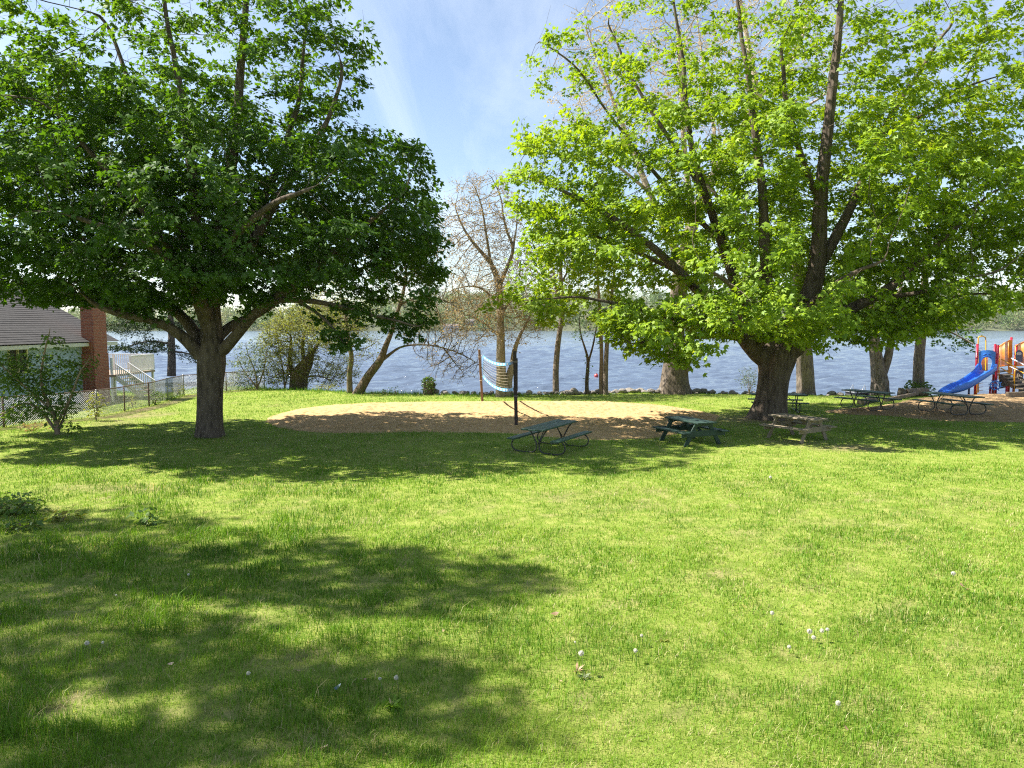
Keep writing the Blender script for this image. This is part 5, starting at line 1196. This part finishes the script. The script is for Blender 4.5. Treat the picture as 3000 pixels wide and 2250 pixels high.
# timber edging beside the playground
def beam(a, b, w_, h_, label, mat='timber', name='timber_edging'):
    a, b = Vector(a), Vector(b); o = thing(name, label, 'timber', tuple(a)); MB().bar((0, 0, 0), b - a, w_, h_, bev=.012).build('beam', M[mat], o); return o
q = lambda px, py, z: Vector((*G(px, py)[:2], ground_z(*G(px, py)[:2]) + z - .04))
beam(q(2592, 1176, .12), q(2692, 1160, .2), .14, .16, 'long weathered timber edging the wood chips left of the slide')
beam(q(2950, 1176, .16), q(3080, 1172, .16), .2, .3, 'dark timber border at the right edge below the play steps')
# stump and log by the shore
def wood_piece(name, label, P, r, cut, sides=18):
    o = thing(name, label, 'log', tuple(P[0])); P = np.array(P) - np.array(P[0]); Pq = resample(P, .07)
    me = MB().tube(Pq, [r * (1 + .10 * math.sin(i * 1.9) * .4 + .05 * math.sin(i * .7)) for i in range(len(Pq))], sides, False).build('log_bark', M['log_bark'], o)
    d = Pq[-1] - Pq[-2]; d /= np.linalg.norm(d); d0 = Pq[0] - Pq[1]; d0 /= np.linalg.norm(d0)
    MB().tube([Pq[-1] - d * .02, Pq[-1] + d * .004], r * .97, sides).build('cut_end', M[cut], o); MB().tube([Pq[0] - d0 * .02, Pq[0] + d0 * .004], r * .97, sides).build('cut_end', M[cut], o)
g0 = q(2640, 1160, 0); wood_piece('tree_stump', 'short upright sawn stump beside the fallen log', [tuple(g0 - Vector((0, 0, .1))), tuple(g0 + Vector((.02, 0, .3))), tuple(g0 + Vector((.05, 0, .44)))], .2, 'grey_wood')
g0 = q(2656, 1160, .2); g1 = q(2716, 1160, .26); wood_piece('fallen_log', 'thick dark log lying by the leafy bush near the slide', [tuple(g0), tuple((g0 + g1) / 2 + Vector((0, 0, .03))), tuple(g1)], .22, 'timber')
g0 = q(2520, 1184, .14); g1 = q(2563, 1176, .14); wood_piece('fallen_log', 'pale sawn log lying behind the table by the forked trunk', [tuple(g0), tuple((g0 + g1) / 2), tuple(g1)], .16, 'grey_wood')

# ================================================================ LAKE THINGS
M['alu'] = simple('dull_aluminium', (.42, .42, .41), .4, .15, 4, metal=.6)
gd = at(2514, 1146, 47.5); fd = thing('floating_dock', 'small grey dock section with two bent handrails at the shore', 'dock', (gd[0], gd[1], WATER))
zdk = 3.7 - 4.0 + .0
dz = gd[2] - WATER
MB().box((0, 0, dz), (1.25, 1.6, .10)).build('dock_deck', M['alu'], fd)
for s in (-1, 1): MB().box((s * .4, 0, dz / 2 - .2), (.2, 1.5, dz + .3)).build('float', M['play_dark'], fd)
for s in (-.45, .35):
    MB().tube([(s - .32, -.5, dz), (s - .3, -.5, dz + .18), (s + .18, .2, dz + .43), (s + .28, .25, dz)], .018, 6).build('hand_rail', M['alu'], fd)
by_ = at(1747, 1100, 60); M['buoy'] = plastic('red_buoy_plastic', (.38, .05, .05), .4)
by_ = at(1747, 1101, 4.62 * F / (1101 - 955)); bo = thing('mooring_buoy', 'small round red buoy floating near the slim twin trunks', 'buoy', tuple(by_))
bm = bmesh.new(); bmesh.ops.create_uvsphere(bm, u_segments=20, v_segments=12, radius=.2); me = bpy.data.meshes.new('buoy_ball'); bm.to_mesh(me); bm.free(); me.polygons.foreach_set('use_smooth', [True] * len(me.polygons)); link('buoy_ball', me, M['buoy'], bo)
MB().tube([(0, 0, .18), (0, 0, .25)], .04, 8).build('top_ring', M['play_dark'], bo)

# ================================================================ LAWN LITTER
M['puff'] = leaf_mat('dandelion_puff', [(0, (.66, .64, .56)), (1, (.82, .80, .73))], .5, (1, 1, .95)); M['stem'] = simple('dandelion_stem', (.16, .20, .07), .6, .2, 20); M['spent'] = simple('spent_dandelion', (.38, .36, .26), .8, .2, 40)
M['dry_leaf'] = leaf_mat('dry_leaf', [(0, (.22, .13, .08)), (.5, (.38, .25, .15)), (1, (.55, .42, .30))], .2, (1, 1, .8))
def dandelion(px, py, r, h, label, lean=.1):
    r *= 1.25
    p = G(px, py + h * F / 10); d0 = G(px, py)     # head stands above its foot
    Yd = d0[1]
    for _ in range(4):
        hd = at(px, py, Yd); Yd += (hd[2] - h) / (H - hd[2]) * Yd * .9
    hd = at(px, py, Yd); base = np.array([hd[0] + lean * h, hd[1] + .02, float(terr(hd[0], hd[1]))])
    o = thing('dandelion', label, 'dandelion', tuple(base)); rel = hd - base
    MB().tube(resample([(0, 0, -.01), (rel[0] * .2, rel[1] * .2, rel[2] * .55), tuple(rel)], .02), .0028, 6).build('stem', M['stem'], o)
    n = 130; u = rng.normal(0, 1, (n, 3)); u /= np.linalg.norm(u, axis=1)[:, None]
    tn_ = rng.normal(0, 1, (n, 3)); tn_ -= u * (tn_ * u).sum(1)[:, None]
    P = np.concatenate([rel + u * r * .93, np.repeat(rel[None], n, 0)]); D = np.concatenate([tn_, u]); N = np.concatenate([u, tn_])
    me = leaf_mesh('seed_head', P - np.concatenate([tn_ / np.linalg.norm(tn_, axis=1)[:, None] * r * .25, np.zeros((n, 3))]), D, N, np.concatenate([np.full(n, r * .5), np.full(n, r)]), rng.random(2 * n), 'lance')
    link('seed_head', me, M['puff'], o)
    bm = bmesh.new(); bmesh.ops.create_icosphere(bm, subdivisions=2, radius=r * .2); me = bpy.data.meshes.new('seed_core'); bm.to_mesh(me); bm.free(); me.transform(Matrix.Translation(rel)); link('seed_core', me, M['spent'], o)
for a in ((1161, 1985, .021, .17, 'tall round white dandelion clock front left of centre'), (1113, 1988, .014, .15, 'faint thinner dandelion clock just left of a rounder one'), (1703, 1914, .026, .24, 'biggest white dandelion clock, on a tall stem over a pale leaf tuft'), (1685, 1881, .010, .25, 'tiny dandelion bud head above the biggest clock'), (1862, 1906, .020, .14, 'pale see through dandelion clock right of the biggest one'), (1880, 1862, .016, .13, 'ragged dandelion clock behind the pale see through one'),
          (255, 1884, .022, .15, 'round dandelion clock in deep shade at far left'), (301, 1882, .013, .13, 'half blown dandelion head beside the round one in deep shade'), (728, 1972, .018, .14, 'drooping grey dandelion clock in the dappled left foreground'), (2793, 1680, .026, .16, 'white dandelion head standing near the right edge of the lawn'), (2372, 1850, .026, .12, 'leftmost of the pale dandelion heads clustered in bright grass'), (2384, 1868, .022, .10, 'lowest of the pale dandelion heads clustered in bright grass'), (2408, 1848, .022, .12, 'middle pale dandelion head of the bright grass cluster'), (2424, 1844, .018, .12, 'rightmost pale dandelion head of the bright grass cluster'), (2262, 1796, .022, .12, 'faint dandelion clock in bright grass right of centre'), (2456, 2060, .022, .08, 'single low cream dandelion head in the bright right foreground'), (2312, 1895, .018, .10, 'small tattered dandelion head left below the bright cluster'), (552, 1683, .016, .12, 'little white dandelion in the shaded middle of the left lawn'), (340, 1743, .012, .10, 'tiny pale dandelion in the darkest shade at left'), (2257, 1398, .03, .14, 'distant dandelion clock on the sunny lawn below the tables')):
    dandelion(*a)
# leaf tuft below the biggest clock
def tuft(px, py, n, ln_, label, matn, t0):
    g = G(px, py); g[2] = float(terr(g[0], g[1])); o = thing('lawn_weed', label, 'weed', tuple(g)); a = rng.uniform(0, 2 * np.pi, n); A = np.stack([np.cos(a), np.sin(a), 0 * a], 1)
    me = leaf_mesh('leaf_rosette', A * rng.uniform(0, .02, n)[:, None], A + np.array([0, 0, 1]) * rng.uniform(.2, .9, n)[:, None], np.stack([0 * a, 0 * a, 0 * a + 1], 1) + rng.normal(0, .3, (n, 3)), rng.uniform(.6, 1.2, n) * ln_, np.clip(rng.normal(t0, .2, n), 0, 1), 'lance'); link('leaf_rosette', me, M[matn], o)
tuft(1712, 1985, 40, .075, 'pale leaved dandelion tuft under the biggest clock', 'leaf_grey', .8)
tuft(1150, 2070, 60, .11, 'dense dark grass like tuft in the front left of centre', 'grass', .4)
tuft(1945, 1878, 26, .06, 'small bright leaf tuft right of the ragged dandelion', 'leaf_yellow', .6)
tuft(1690, 1965, 6, .10, 'dry reddish stalks leaning beside the pale leaf tuft', 'dry_leaf', .5)
for i, (px, py, s, lab) in enumerate(((1625, 1799, .11, 'curled pink brown dead leaf on the lawn right of centre'), (2818, 1716, .12, 'dark red brown dead leaf near the right edge dandelion'), (1640, 1995, .07, 'small brown leaf left of the pale leaf tuft'), (2836, 1727, .08, 'pale twisted dead leaf beside the dark red one'), (1300, 1848, .06, 'dark shrivelled leaf in the dappled lawn'), (500, 1945, .07, 'dark crumpled leaf in the left foreground shade'), (2480, 2135, .07, 'orange brown leaf scrap in the bright right foreground'), (870, 1965, .09, 'pale pinkish dead leaf at the edge of the front shade'), (950, 2190, .09, 'brown dead leaf near the bottom of the lawn'), (1070, 1990, .05, 'tiny tan leaf left of the faint dandelion'))):
    g = G(px, py, .03); o = thing('dead_leaf', lab, 'dead leaf', tuple(g))
    V = np.array([(-.5, 0, .08), (-.2, .22, .02), (.15, .28, .1), (.5, .05, .22), (.2, -.25, .06), (-.2, -.2, .14), (0, 0, 0)]) * s
    me = raw_mesh('leaf_blade', V @ np.array(Matrix.Rotation(i * 1.3, 3, 'Z') @ Matrix.Rotation(.5, 3, 'X')).T, np.array([(6, 0, 5), (6, 5, 4), (6, 4, 3), (6, 3, 2), (6, 2, 1), (6, 1, 0)]), 3, False, np.full(7, (i * .37) % 1)); link('leaf_blade', me, M['dry_leaf'], o)
g = G(985, 2020, .03); o = thing('litter_scrap', 'crumpled dark blue and white scrap of litter in the front left grass', 'litter', tuple(g))
me = raw_mesh('wrapper', np.array([(-.03, 0, 0), (.0, .02, .03), (.035, .0, .045), (.02, -.03, .01), (-.015, -.02, .03)]), np.array([(0, 3, 4), (0, 4, 1), (1, 4, 2), (4, 3, 2)]), 3); link('wrapper', me, M['net_navy'], o)
me = raw_mesh('white_corner', np.array([(.02, .0, .048), (.05, .005, .065), (.04, -.02, .04)]), np.array([(0, 2, 1)]), 3); link('white_corner', me, M['net_white'], o)

# ================================================================ AIR
m, nt, out = new_mat('thin_haze')
v = nt.nodes.new('ShaderNodeVolumePrincipled'); v.inputs['Color'].default_value = (.86, .92, 1, 1); v.inputs['Density'].default_value = .00007; v.inputs['Anisotropy'].default_value = .3
nt.links.new(v.outputs[0], out.inputs['Volume'])
tag(MB().box((0, 480, 33.5), (3100, 1700, 75)).build('haze', m), 'thin pale haze over the lake', 'haze', kind='stuff')
